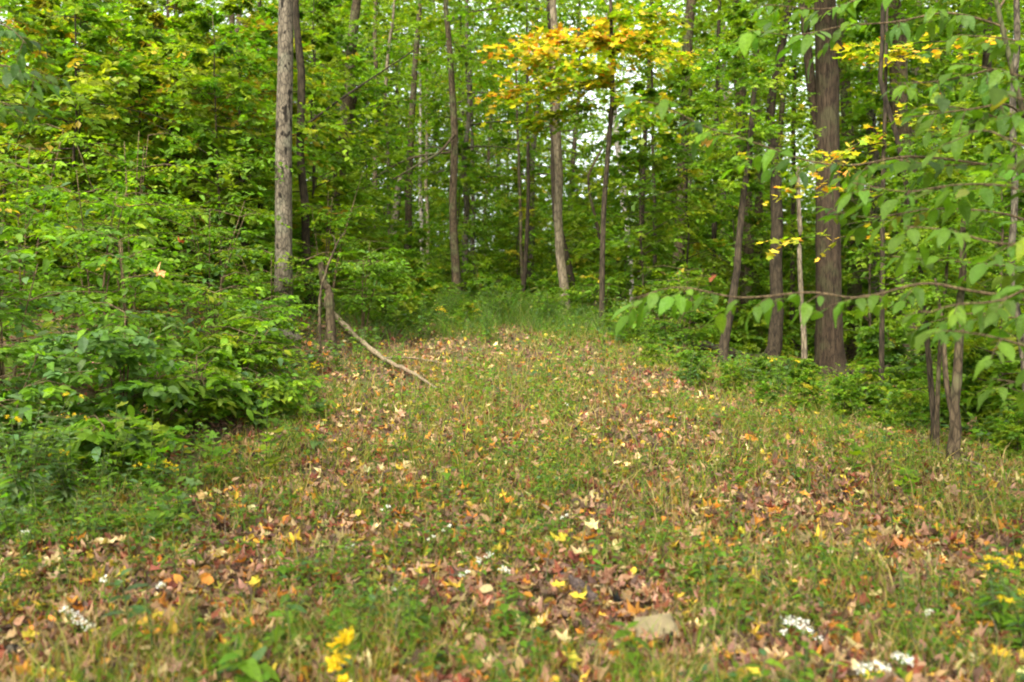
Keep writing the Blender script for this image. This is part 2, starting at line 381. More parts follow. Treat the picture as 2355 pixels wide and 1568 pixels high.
def half_width(Y): return Y * .514
def clearing(x, y):
    """open ground between the thickets (world metres)"""
    xl = np.interp(y, [0, 6.5, 7.5, 8.5, 12, 16, 19, 21.5], [-9, -4.2, -3.1, -2.7, -2.7, -2.4, -1.3, -.6])
    xr = np.interp(y, [0, 8, 10, 13, 17, 20, 21.5], [9, 7, 5.4, 4.2, 2.7, 1.2, .6])
    return (y < 21.5) & (x > xl) & (x < xr)
def zone(x, y):
    u = x / y
    return 0 if u < -.16 else (1 if u < .16 else 2)

# ------------------------------------------------------------------ trunks that the photograph shows one by one
TREES = []
def photo_tree(name, label, pts, Y, mat, crown_i=None, n=12, ridges=0, amp=0, limbs=(), top=None, cs=1.0, base=None, cat="tree", small=None):
    """pts: (u, v, width) down the visible trunk; base on the ground, top above the frame"""
    W = [np.append(at(u, v, Y), w * K * Y / 2) for u, v, w in pts]
    lo = W[-1]; d = (W[-1] - W[-2])[:3]; d /= max(abs(d[2]), 1e-3); 
    bx = lo[0]; bz = tz(lo[0], Y)
    if lo[2] > bz + .05:
        bx = lo[0] + np.clip(d[0], -.15, .15) * (lo[2] - bz) * .6
        W.append(np.array([bx, Y, bz, lo[3] * 1.12]))
    W.append(np.array([bx, Y, bz - .25, W[-1][3] * 1.25]))
    hi = W[0]; up = (W[0] - W[1])[:3]; up /= max(up[2], 1e-3)
    ztop = top if top else max(hi[2] + 2, 11.5)
    if ztop > hi[2] + .3:
        q = hi[:3] + up * .6 * (ztop - hi[2]); W.insert(0, np.append(q, hi[3] * .35))
    W = np.array(W[::-1]); B = np.array([bx, Y, bz])
    o = thing(name, B, label, cat)
    sp = spline(W - np.append(B, 0), 16 if not ridges else 70); sp[:, 3] = np.maximum(sp[:, 3], .004)
    k = len(sp); wob = (rng.standard_normal((k, 2)) * .25 * sp[:, 3:4]) if not ridges else 0
    sp[:, :2] += wob
    flare = 1 + .30 * np.exp(-np.clip(sp[:, 2], 0, 9) * 3) + .55 * np.exp(-np.clip(sp[:, 2] + .05, 0, 9) * 11)
    Geo().add(*tube(sp[:, :3], sp[:, 3] * flare, n, ridges, amp, len(TREES))).build("trunk", mat, o, True)
    if crown_i is not None:
        full = name in ("big_tree", "shaded_tree"); c = link("crown", TALL[crown_i % len(TALL)][0] if full else THIN[crown_i % 3], o, "stuff")
        if full: c.location.z = .8; c.rotation_euler.z = rng.uniform(0, 6.28)
        c.location.x = sp[-1, 0] * .7
    if small is not None:
        c = link("crown", SAP[small[0]][0], o, "stuff"); c.scale = (small[1],) * 3; c.location = (sp[-1, 0] * .6, .1, small[2]); c.rotation_euler.z = rng.uniform(0, 6.28)
    for L in limbs:                                   # (u, v, width) polylines at the same depth, given with a depth offset
        dy, lp = L
        P = np.array([np.append(at(u, v, Y + dy * (i_ / max(1, len(lp) - 1))) - B, w * K * Y / 2) for i_, (u, v, w) in enumerate(lp)])
        q = spline(P, 14); Geo().add(*tube(q[:, :3], np.maximum(q[:, 3], .003), 7)).build("limb", mat, o, True)
    TREES.append((B[0], Y)); return o

photo_tree("grey_tree", "straight pale grey trunk with dark knots rising out of the left thicket", [(657, 0, 31), (656, 150, 34), (652, 350, 37), (652, 560, 38), (652, 690, 42)], 15, B_GREY, 1, 20, 7, .03)
photo_tree("dark_tree", "thin dark trunk close behind the pale grey trunk, on its right", [(690, 120, 17), (697, 250, 18), (693, 380, 18), (700, 470, 19)], 18, B_DARK, 0, 10,
           limbs=[(1.5, [(700, 290, 6), (780, 230, 5), (870, 170, 4), (960, 110, 3)])])
photo_tree("forked_tree", "brown leaning trunk with a pale split limb, between the pale grey trunk and the clearing", [(818, 0, 20), (808, 120, 24), (795, 260, 28), (778, 390, 30), (755, 560, 30)], 24, B_BROWN, 2, 12,
           limbs=[(.3, [(776, 392, 12), (797, 320, 11), (812, 250, 9), (828, 190, 7)])])
photo_tree("thin_tree", "thin pale stem right of the brown leaning forked trunk", [(905, 20, 6), (890, 150, 8), (886, 240, 8), (890, 340, 8)], 28, B_PALE, None, 8, cs=.8)
photo_tree("slender_tree", "straight brown trunk left of the two pale stems at the back of the clearing", [(962, 60, 12), (948, 220, 14), (942, 400, 16), (937, 560, 17), (936, 655, 18)], 29, B_BROWN, 3)
photo_tree("broken_tree", "leaning grey dead trunk, short and broken, left of the straight brown one", [(921, 405, 13), (910, 500, 17), (898, 600, 17)], 31, B_GREY, None, 10, top=5.2)
photo_tree("pale_tree", "narrow whitish stem with a bend near its foot at the back of the clearing", [(966, 300, 7), (966, 420, 9), (969, 540, 10), (976, 630, 11)], 32, B_BIRCH, None, 8)
photo_tree("pale_tree", "narrow tan stem touching the whitish bent stem on its right", [(982, 260, 6), (981, 420, 8), (984, 560, 8), (982, 620, 9)], 34, B_PALE, 4, 8)
photo_tree("slender_tree", "tall slim brown trunk standing alone above the yellow flower clump", [(1030, 30, 12), (1038, 180, 14), (1046, 330, 17), (1040, 500, 18), (1046, 690, 22)], 24.5, B_BROWN, 5,
           limbs=[(-2, [(1048, 305, 6), (1010, 350, 6), (950, 385, 5), (905, 412, 3)]), (-1, [(1040, 350, 5), (960, 360, 5), (890, 390, 5), (830, 440, 4)])])
photo_tree("thin_tree", "thin grey stem just right of the tall slim brown trunk", [(1083, 200, 6), (1086, 360, 8), (1087, 520, 9), (1089, 640, 9)], 33, B_GREY, 0, 8)
photo_tree("thin_tree", "thin dark stem in the middle of the photo, lower part visible down to the weeds", [(1213, 200, 7), (1214, 360, 8), (1213, 520, 9), (1199, 690, 12)], 27, B_DARK, 3, 8)
photo_tree("thin_tree", "very thin grey stem left of the middle dark stem", [(1190, 300, 6), (1194, 440, 7), (1200, 600, 8)], 30, B_BROWN, None, 8)
photo_tree("pale_tree", "pale tan trunk under the yellow maple, brightest at its foot", [(1273, 0, 15), (1277, 150, 17), (1281, 300, 18), (1285, 450, 19), (1294, 620, 21), (1299, 728, 22)], 21.2, B_PALE, 6, 14)
photo_tree("dark_tree", "dark brown trunk half hidden behind the pale tan trunk", [(1268, 200, 12), (1274, 330, 16), (1278, 470, 17), (1310, 640, 18), (1325, 745, 20)], 22.5, B_DARK, 1, 10)
photo_tree("dead_tree", "thin reddish dead stem, leaning, right of the pale tan trunk", [(1412, 260, 3), (1380, 350, 5), (1352, 415, 6), (1374, 520, 8), (1385, 590, 9), (1370, 700, 8)], 22.5, B_BROWN, None, 8, top=5.0)
photo_tree("white_tree", "slim trunk with bright white bark patches right of the leaning dead stem", [(1405, 150, 9), (1416, 280, 13), (1430, 400, 14), (1437, 490, 12), (1447, 590, 11)], 25, B_BIRCH, 4, 10)
photo_tree("thin_tree", "thin dark pole between the white patched trunk and the stout grey brown trunk", [(1500, 250, 6), (1503, 450, 8), (1506, 620, 9)], 24, B_DARK, None, 8)
photo_tree("stout_tree", "stout grey brown trunk right of the yellow maple, bare limb at its top", [(1590, 0, 22), (1582, 150, 24), (1574, 300, 26), (1566, 450, 27), (1561, 600, 28)], 27, B_BROWN, 5, 14,
           limbs=[(-1, [(1582, 60, 10), (1540, 35, 8), (1500, -10, 6)])])
photo_tree("grey_tree", "grey trunk between the stout grey brown trunk and the leaning dark pair", [(1694, 60, 24), (1700, 200, 27), (1706, 330, 28), (1714, 460, 29), (1716, 600, 30)], 29, B_BROWN, 2, 12)
photo_tree("crooked_tree", "slender crooked brown tree curving to the left at its foot beside the clearing", [(1735, 200, 10), (1722, 380, 14), (1700, 520, 15), (1692, 640, 17), (1672, 740, 20), (1662, 830, 22)], 16, B_DARK, None, 12, top=5.2, small=(2, .6, 2.6))
photo_tree("dark_tree", "dark trunk left of the big ridged trunk, leaning where it leaves the photo", [(1800, 90, 18), (1768, 250, 20), (1783, 400, 26), (1783, 560, 28), (1780, 780, 32)], 22, B_DARK, 6, 14)
photo_tree("thin_tree", "thin brown pole close left of the big ridged trunk", [(1798, 180, 12), (1795, 300, 12), (1790, 440, 12), (1786, 560, 12)], 25, B_BROWN, None, 8)
photo_tree("big_tree", "biggest trunk, dark brown with deep ridged bark, on the right side", [(1896, 0, 42), (1901, 150, 46), (1902, 300, 47), (1903, 480, 49), (1905, 650, 52), (1907, 800, 58), (1909, 868, 66)], 20.5, B_BIG, 4, 56, 17, .10,
           limbs=[(.6, [(1894, 560, 30), (1886, 330, 26), (1872, 240, 25), (1860, 150, 22), (1846, 0, 18)])])
photo_tree("pale_tree", "thin pale sapling stem in front of the big ridged trunk, on its left", [(1832, 380, 9), (1838, 520, 11), (1842, 680, 12), (1852, 880, 14)], 18, B_PALE, None, 8, top=4.2, small=(1, .32, 3.2))
photo_tree("shaded_tree", "shaded brown trunk just right of the big ridged trunk", [(1942, 150, 22), (1952, 350, 26), (1962, 560, 32), (1966, 780, 34)], 26, B_BROWN, 3, 12)
photo_tree("shaded_tree", "grey shaded trunk second to the right of the big ridged trunk", [(2004, 300, 24), (2018, 560, 28), (2026, 780, 30)], 28, B_GREY, 0, 12)
photo_tree("shaded_tree", "reddish brown trunk third to the right of the big ridged trunk, widest of that row", [(2062, 40, 36), (2072, 250, 40), (2086, 560, 44), (2096, 740, 46), (2108, 850, 52)], 23, B_BROWN, 1, 16)
photo_tree("slender_tree", "pale slim trunk behind the yellow leaves at the upper right", [(2110, 0, 18), (2102, 200, 20), (2092, 400, 20)], 30, B_PALE, 2, 10)
photo_tree("shaded_tree", "dim trunk at the right edge behind the overhanging leaves", [(2270, 100, 20), (2262, 400, 22), (2258, 700, 24)], 24, B_DARK, 4, 12)
photo_tree("edge_sapling", "grey forked sapling trunk at the lower right, in front of the wood", [(2214, 560, 14), (2206, 760, 18), (2194, 930, 22), (2188, 1085, 24)], 9.2, B_BROWN, None, 14, top=2.7, small=(0, .40, 1.15),
           limbs=[(.2, [(2200, 1000, 14), (2176, 880, 13), (2168, 760, 10), (2150, 640, 6)])])
photo_tree("edge_sapling", "thin brown sapling just left of the grey forked sapling", [(2178, 600, 7), (2160, 800, 9), (2152, 1045, 11)], 9.6, B_BROWN, None, 10, top=2.4, small=(4, .34, 1.3))
photo_tree("edge_sapling", "thin pale stem running up the right edge of the photo", [(2338, 0, 13), (2330, 250, 14), (2334, 450, 15), (2322, 620, 15), (2352, 800, 16)], 9.0, B_GREY, None, 12, top=6.0)

for k, (u, Y, w) in enumerate([(1638, 26, 12), (1748, 31, 20), (1822, 27, 11), (1938, 33, 16), (2146, 27, 13), (2188, 31, 26), (2232, 26, 12), (2304, 29, 24), (1470, 30, 12), (860, 33, 12), (600, 22, 12), (520, 25, 14), (380, 20, 10), (250, 24, 16)]):
    z_ = "right of the yellow maple" if 1300 < u < 1880 else "right of the big ridged trunk" if u > 1880 else "beyond the clearing's end" if u > 800 else "behind the left thicket"
    d = rng.normal() * 25
    o = photo_tree("thin_tree", "slim dark trunk among the shaded trees " + z_, [(u + d, 0, w * .7), (u + d * .5, 300, w * .9), (u, 640, w)], Y, [B_DARK, B_BROWN][k % 2], [None, k][k % 3 == 0], 9)
    o["group"] = "slim dark trunks " + z_

# ------------------------------------------------------------------ the wood behind
ZN = ["left of the pale grey trunk", "around the brown forked tree", "straight beyond the end of the clearing", "between yellow maple and big ridged trunk", "right of the big ridged trunk"]
def zname(x, y, what, plural, d0):
    u = 1177 + x / y / K; z_ = 0 if u < 640 else 1 if u < 800 else 2 if u < 1300 else 3 if u < 1880 else 4
    dep = "in the front of the wood" if y < d0 else "deep in the wood"
    return f"{what} {dep}, {ZN[z_]}", f"{plural} {dep}, {ZN[z_]}"
KEEP_CLEAR = [(1905, 70, 20.5, .9), (1782, 34, 22, .5), (2098, 50, 23, .3), (1672, 30, 16, .5), (790, 40, 24, .5), (770, 60, 15, .3)]   # sight lines to trunks
def in_sight(x, y):
    return any(y < Y and abs(x - (u - 1177) * K * y) < (w * K * y) / 2 + m * y / Y for u, w, Y, m in KEEP_CLEAR)
def scatter(n, y0, y1, dmin, margin=1.3, power=1.0, extra=None):
    out = []; tries = 0
    while len(out) < n and tries < n * 60:
        tries += 1
        y = y0 + (y1 - y0) * rng.random() ** power; x = rng.uniform(-1, 1) * (half_width(y) * margin + 1.5)
        if bool(clearing(x, y)) or (extra and not extra(x, y)) or in_sight(x, y): continue
        if y < 25 and x > 1 and rng.random() < .15: continue
        if any((x - a) ** 2 + (y - b) ** 2 < dmin * dmin for a, b in out): continue
        out.append((x, y))
    return out
for x, y in scatter(70, 33, 78, 2.2, 1.25, .8) + [(-1.4, 30.5), (.6, 32.5)]:
    if any(abs(x - a) < .5 and abs(y - b) < 1.5 for a, b in TREES): continue
    k = int(rng.integers(len(TALL))) if y > 33 else 1
    l, gr = zname(x, y, "tall leafy tree", "tall leafy trees", 48); plant_copy("forest_tree", TALL[k], x, y, rng.uniform(.75, 1.15) if y > 33 else .8, l, "tree", gr)
def sapling(x, y, k, sc):
    w = "autumn tinted sapling" if k in (7, 8) else "leafy green sapling"; l, gr = zname(x, y, w, w + "s", 26)
    plant_copy("understory_sapling", SAP[k], x, y, sc, l, "sapling", gr)
for x, y in scatter(230, 15, 62, 1.0, 1.2, 1.0, lambda x, y: abs(x / y) > .08 or y > 29):
    sapling(x, y, int(rng.integers(5, 9)) if x / y < -.3 and y < 26 else int(rng.integers(0, 7)), rng.uniform(.7, 1.25))
for x, y, k, sc in [(-7.9, 15.5, 8, 1.1), (-6.2, 17, 7, 1.1), (-5.0, 18.5, 8, 1.15), (-8.4, 18, 7, 1.2), (-6.9, 20.5, 5, 1.2), (-4.3, 21.5, 3, 1.15), (5.7, 11.6, 2, .75), (6.5, 12.6, 0, .85), (7.4, 13.8, 4, .9)]: sapling(x, y, k, sc)
spots = scatter(240, 14, 55, .7, 1.15, 1.1)
for k in range(26): spots.append((rng.uniform(-3.0, 2.2), rng.uniform(21.5, 28)))
for k in range(16): spots.append((rng.uniform(-3.2, 1.6), rng.uniform(18.8, 22)))
for u, v in [(1400, 770), (1480, 800), (1560, 845), (1620, 850), (1730, 880), (1800, 880), (1960, 920), (2040, 930), (2110, 950), (2270, 960), (2330, 1000), (2240, 900), (1860, 905), (1500, 845), (1590, 885), (1680, 905), (1760, 930), (1850, 950), (1940, 970), (2020, 985), (2090, 1000), (2280, 1030), (2340, 1060), (2060, 955), (1690, 875), (2250, 985), (1990, 945)]:
    p = ground_hit(u, v); spots.append((p[0], p[1]))
for x, y in spots:
    k = int(rng.integers(len(SHR))); l, gr = zname(x, y, "low green bush", "low green bushes", 26)
    plant_copy("understory_bush", SHR[k], x, y, rng.uniform(.22, .42) if (bool(clearing(x, y)) and x > 1.6) or in_sight(x, y) else rng.uniform(.7, 1.25) if abs(x / y) > .1 else rng.uniform(.45, .8) if y > 22 else rng.uniform(.25, .45), l, "bush", gr, parts=("foliage", "stem"))

for x, y, l in [(-4.8, -1.5, "left of the clearing's near end"), (4.9, -1.0, "right of the clearing's near end"), (-.4, -5.0, "behind the clearing's near end"), (7.4, 3.4, "right of the clearing, out of the frame")]:  # unseen trees around the camera, added so their crowns shade the near ground
    plant_copy("forest_tree", TALL[int(rng.integers(7))], x, y, .9, "unseen tall tree added to shade the ground, standing " + l, "tree", None)

# far-off wood that reads as one mass
g = Geo(); r = rseed(400); n = 230000
y = 52 + 50 * r.random(n); x = r.uniform(-1, 1, n) * (y * .75)
z = terrain(x, y) + r.random(n) ** 1.2 * 27
clump = fbm(x * .25, z * .35 + y * .1, 5); kpt = clump > .24 + .008 * (z - 5)
P = np.stack([x, y, z], 1)[kpt]; n = len(P)
inst(T_SMALL, P, r.standard_normal((n, 3)) * [1, 1, .3], np.array([0, 0, 1.]) + r.standard_normal((n, 3)) * .5, .34 * (1 + .3 * r.standard_normal(n)), pal(n, PAL_BRIGHT, r), g)
g.build("far_wood", M_LEAF, kind="stuff")

# ------------------------------------------------------------------ yellow maples
def bough_tree(name, label, trunk, Y, mat, boughs, items_of, leaf, ntw, m, twl, cat="tree", top=None, T=T_SMALL):
    P = np.array([np.append(at(u, v, Y), w * K * Y / 2) for u, v, w in trunk])
    bz = tz(P[-1, 0], Y); P = np.vstack([P, [P[-1, 0], Y, bz - .2, P[-1, 3] * 1.2]]); B = np.array([P[-1, 0], Y, bz])
    o = thing(name, B, label, cat); q = spline(P[::-1] - np.append(B, 0), 26)
    Geo().add(*tube(q[:, :3], q[:, 3], 9)).build("trunk", mat, o, True)
    L = Geo()
    for bi, (lp, dy) in enumerate(boughs):
        k = len(lp); A = np.array([at(u, v, Y + dy * (j / (k - 1) - .15)) - B for j, (u, v) in enumerate(lp)])
        # the bough springs from the nearest place on the trunk, a little lower
        c = q[np.argmin(np.linalg.norm(q[:, :3] - (A[0] - [0, 0, .15]), axis=1)), :3]
        full = spline(np.vstack([c, A]), 26)
        Geo().add(*tube(full, np.linspace(.013, .003, 26), 5)).build("limb", mat, o, True)
        s = .18 + .82 * rng.random(ntw); ii = np.clip((s * 25).astype(int), 1, 24)
        st = full[ii]; tg = nrm(full[np.minimum(ii + 1, 25)] - full[ii - 1])
        perp = nrm(np.cross(tg, [0, 0, 1.])); sd = rng.choice([-1, 1], ntw)[:, None]
        dr = nrm(tg * .6 + perp * sd * (.3 + .9 * rng.random((ntw, 1))) + rng.standard_normal((ntw, 3)) * [.15, .15, .28])
        twig_leaves(L, st, dr, twl * (.6 + .7 * rng.random(ntw)), m, leaf, items_of(bi), T, .36, .14)
    L.build("crown", M_LEAF, o, kind="stuff"); return o
YM = (.45, .345, .04)
T_MAP = maple(.1, 3, .1, True)
def maple_items(b): return [[(YM, 4), (OR, 2), (YG, 2.5)], [(YM, 4), (YG, 4), (OR, .8)], [(YM, 2.2), (YG, 5), (LG, 2)], [(YG, 5), (LG, 3), (YM, 1.5)]][b % 4]
bough_tree("yellow_maple", "young maple with layered golden yellow and orange leaves above the clearing's far end", [(1400, -150, 5), (1405, 60, 8), (1408, 200, 10), (1402, 300, 11), (1388, 480, 12), (1384, 660, 13)], 19.3, B_DARK,
           [([(1390, 100), (1300, 95), (1220, 105), (1150, 110)], -.8), ([(1400, 90), (1450, 80), (1520, 110), (1600, 140)], .5), ([(1400, 120), (1440, 110), (1490, 110), (1540, 130)], -.9), ([(1380, 250), (1330, 245), (1270, 265), (1210, 280)], .6),
            ([(1390, 195), (1300, 190), (1210, 205), (1135, 215)], .6), ([(1400, 70), (1340, 85), (1280, 120), (1230, 130)], -1.0), ([(1400, 190), (1330, 200), (1260, 215), (1200, 225)], -.8), ([(1400, 260), (1430, 235), (1460, 250), (1480, 280)], -.6),
            ([(1400, 100), (1350, 90), (1290, 85), (1240, 95)], 1.0), ([(1400, 110), (1420, 90), (1460, 95), (1500, 120)], 1.2), ([(1400, 170), (1360, 160), (1320, 150), (1270, 165)], -1.4), ([(1400, 40), (1440, 30), (1490, 40), (1520, 60)], .5)],
           maple_items, .11, 46, 9, .62, T=T_MAP)
bough_tree("yellow_sapling", "sapling with flat sprays of golden leaves high at the right, behind the overhanging leaves", [(2040, -40, 5), (2036, 200, 8), (2030, 420, 10), (2028, 700, 12), (2026, 900, 13)], 14, B_DARK,
           [([(2040, 130), (2100, 100), (2180, 95), (2260, 90)], -.8), ([(2040, 120), (2020, 130), (2000, 110), (1985, 95)], -.5), ([(2040, 280), (2090, 265), (2130, 270), (2180, 290)], -.4), ([(2035, 300), (1990, 320), (1950, 345), (1910, 380)], -.6),
            ([(2040, 150), (2110, 120), (2200, 110), (2290, 130)], .8), ([(2030, 550), (1960, 545), (1890, 545), (1800, 550)], -.6), ([(2034, 330), (1980, 340), (1930, 360), (1880, 350)], .5), ([(2030, 450), (1930, 430), (1850, 430), (1790, 450)], .9)],
           lambda b: [(YM, 4), (OR, .8), (YG, 4)], .095, 11, 7, .40, T=T_MAP)

# ------------------------------------------------------------------ left thicket: bushes with leaves one can pick apart
BIGLEAF = [ovate(6, .21 + .035 * (k % 4), .04 + .02 * (k % 3), .10 + .07 * ((k * 3) % 8), wave=.02 * (k % 3)) for k in range(8)]
BIGLEAF_ME = [Geo().add(*t).mesh("leaf", M_LEAFO) for t in BIGLEAF]
MAPLE_T = [maple(.10, 20 + k, .06) for k in range(3)]
MAPLE_ME = [Geo().add(*t).mesh("leaf", M_LEAFO) for t in MAPLE_T]
from mathutils import Matrix
def leaf_obj(me, parent, P, D, Nn, size, color):
    D = Vector(D).normalized(); Y_ = Vector(Nn).cross(D).normalized(); Z_ = D.cross(Y_)
    o = link("leaf", me, parent, None, color)
    M = Matrix((D, Y_, Z_)).transposed().to_4x4(); M.translation = Vector(P)
    o.matrix_local = M @ Matrix.Diagonal((size, size, size, 1)); return o
T_BUSH = (np.array([[0, 0, 0], [.3, -.27, .05], [.3, .27, .05], [.68, -.22, .0], [.68, .22, .0], [1, 0, -.12], [.5, 0, -.02]]),
          np.array([[0, 1, 6], [0, 6, 2], [1, 3, 6], [2, 6, 4], [3, 5, 6], [4, 6, 5]]))
def thicket_bush(x, y, h, rad, label, items, leaf, nleaf_obj, nbr=34, ntw=7, m=8, mes=BIGLEAF_ME, name="thicket_bush"):
    r = rseed(int(abs(x * 971 + y * 353)) % 5000); B = np.array([x, y, tz(x, y)])
    o = thing(name, B, label, "bush")
    ns = int(r.integers(4, 7)); tips = []
    for s in range(ns):
        a = r.uniform(0, 6.28); e = np.array([math.cos(a) * rad * .65 * r.random(), math.sin(a) * rad * .65 * r.random(), h * r.uniform(.7, 1.0)])
        q = spline([[e[0] * .1, e[1] * .1, -.08], e * [.45, .45, .5], e], 9)
        Geo().add(*tube(q, np.linspace(.014, .004, 9), 6)).build("stem", B_STEM, o, True); tips.append(q)
    L, W = Geo(), Geo()
    for b in range(nbr):
        q = tips[b % ns]; c = q[int(r.integers(2, 9))]; a = r.uniform(0, 6.28); R = rad * r.uniform(.35, .8)
        d = np.array([math.cos(a), math.sin(a), .25 * r.random()]); e = c + d * R
        W.add(*tube([c, (c + e) / 2 + [0, 0, .05], e], [.006, .004, .002], 4, cap=False))
        s = r.random(ntw); st = c + (e - c) * s[:, None]; a2 = a + r.choice([-1, 1], ntw) * (.2 + 1.0 * r.random(ntw))
        dr = np.stack([np.cos(a2), np.sin(a2), .2 * r.standard_normal(ntw)], 1)
        cc = .4 * pal(1, items, r)[0] + .6 * pal(ntw, items, r)
        twig_leaves(L, st, dr, rad * (.2 + .25 * r.random(ntw)), m, leaf * .8, items, T_BUSH, .4, .2, r, cc)
    L.build("foliage", M_LEAF, o, kind="stuff"); W.build("twigs", B_STEM, o, True, "stuff")
    for k in range(nleaf_obj):                        # the largest leaves, on the side that faces the clearing
        q = tips[k % ns]; c = q[int(r.integers(1, 9))]; a = r.uniform(3.3, 6.1); R = rad * r.uniform(.35, .95)
        P = c + [math.cos(a) * R, math.sin(a) * R, .12 * r.standard_normal()]
        leaf_obj(mes[k % len(mes)], o, P, [math.cos(a) + .6 * r.standard_normal(), math.sin(a) + .4 * r.standard_normal(), -.35 + .3 * r.standard_normal()],
                 [.3 * r.standard_normal(), -.25 + .3 * r.standard_normal(), 1], leaf * r.uniform(.9, 1.5), pal(1, items, r)[0])
    return o
P_BLUE = [((.085, .15, .045), 4), (MG, 4), (LG, 3)]
P_LIME = [(LG, 4), (YG, 2), (MG, 3), (BG, 1)]
LEFT = [  # x, y, height, radius, label, colours, leaf length, single leaves
 (-4.3, 8.3, 1.0, .75, "broad leaved blue green bush at the lower left edge, behind the goldenrod", P_BLUE, .11, 40),
 (-3.5, 8.9, 1.25, .75, "dark stemmed bush with large drooping leaves in the front of the left thicket", P_BLUE, .12, 46),
 (-3.05, 9.6, .75, .6, "low bright bush at the front right corner of the left thicket", P_LIME, .10, 34),
 (-2.6, 10.4, .5, .55, "low bush spilling onto the leaf strewn ground at the front of the left thicket", P_LIME, .085, 30),
 (-2.75, 11.4, .5, .55, "low light bush left of the lower half of the fallen pole", P_LIME, .085, 30),
 (-3.3, 13.3, .8, .6, "low bush just left of the fallen pole's upper end", PAL_SHRUB, .085, 24),
 (-3.3, 8.0, .45, .5, "low broad leaved bush at the front foot of the left thicket", P_LIME, .12, 34),
 (-4.9, 9.6, 1.9, .95, "tall bush with dark leaves at the left edge, behind the goldenrod", P_BLUE, .11, 46),
 (-4.0, 10.4, 1.7, .9, "tall leafy bush in the middle of the left thicket", PAL_SHRUB, .105, 46),
 (-3.1, 10.9, .9, .75, "rounded light green bush leaning over the leaf strewn clearing edge", P_LIME, .095, 34),
 (-5.9, 11.0, 2.3, 1.05, "tall bush filling the left edge of the photo below the orange tinted crowns", PAL_SHRUB, .105, 40),
 (-4.9, 11.7, 2.2, 1.0, "tall mid green bush behind the tall dark leaved one", PAL_SHRUB, .10, 36),
 (-3.6, 12.0, 1.2, .85, "sunlit bush below the pale grey trunk, on its left", P_LIME, .09, 36),
 (-3.25, 12.6, .75, .6, "low sunlit bush at the upper end of the fallen pole", P_LIME, .085, 28),
 (-6.4, 13.0, 2.7, 1.2, "high bush at the left edge, farther back", PAL_FOREST, .095, 24),
 (-5.2, 13.6, 2.6, 1.15, "high bush left of the pale grey trunk, deep in the thicket", PAL_FOREST, .09, 24),
 (-4.2, 13.8, 1.8, .95, "bush pressed against the pale grey trunk from the left", PAL_SHRUB, .085, 24),
 (-3.6, 14.9, 1.2, .8, "bush hiding the foot of the pale grey trunk", P_LIME, .08, 24),
 (-2.5, 16.5, 1.7, .9, "vine covered bush right of the pale grey trunk", [(MG, 4), (LG, 3), (BG, 1)], .09, 24),
 (-3.3, 17.5, 2.6, 1.1, "tall dark bush behind the pale grey trunk", PAL_FOREST, .09, 16),
]
for a in LEFT: thicket_bush(*a)
RIGHT = [
 (2.7, 17.3, 1.0, .8, "dark bush at the far right corner of the clearing, left of the crooked tree", [(DG, 3), (MG, 3), (LG, 1)], .085, 20),
 (3.2, 18.6, 1.7, 1.0, "bushy green mound behind the crooked tree's left side", PAL_FOREST, .085, 14),
 (1.9, 20.6, 1.1, .8, "bush right of the pale tan trunk's foot", PAL_SHRUB, .085, 14),
 (5.7, 14.3, .32, .5, "low leafy bush in front of the big ridged trunk's foot", P_LIME, .09, 30),
 (6.3, 13.0, .4, .6, "low leafy bush in front of the reddish brown trunk", P_LIME, .09, 30),
 (5.9, 11.0, .5, .75, "low spreading bush beside the grey forked sapling", P_LIME, .095, 28),
  (4.6, 13.2, .32, .5, "low bush at the clearing's right edge in front of the thin pale sapling stem", PAL_SHRUB, .085, 26),
 (4.9, 11.9, .45, .6, "small leafy bush at the clearing's right edge, left of the grey forked sapling", P_LIME, .085, 26),
 (3.9, 14.8, .4, .5, "small dark bush at the clearing's right edge below the dark trunk", PAL_SHRUB, .08, 24),
 (5.3, 9.9, .4, .55, "low bush right behind the grey forked sapling's foot", PAL_SHRUB, .09, 26),
 (7.0, 16.5, .8, .8, "shaded bush between the big ridged trunk and the reddish brown trunk", PAL_FOREST, .09, 16),
 (7.6, 15.0, 1.3, 1.0, "shaded bush at the right edge below the dim trunk", PAL_FOREST, .09, 14),
]
for a in RIGHT: thicket_bush(*a)

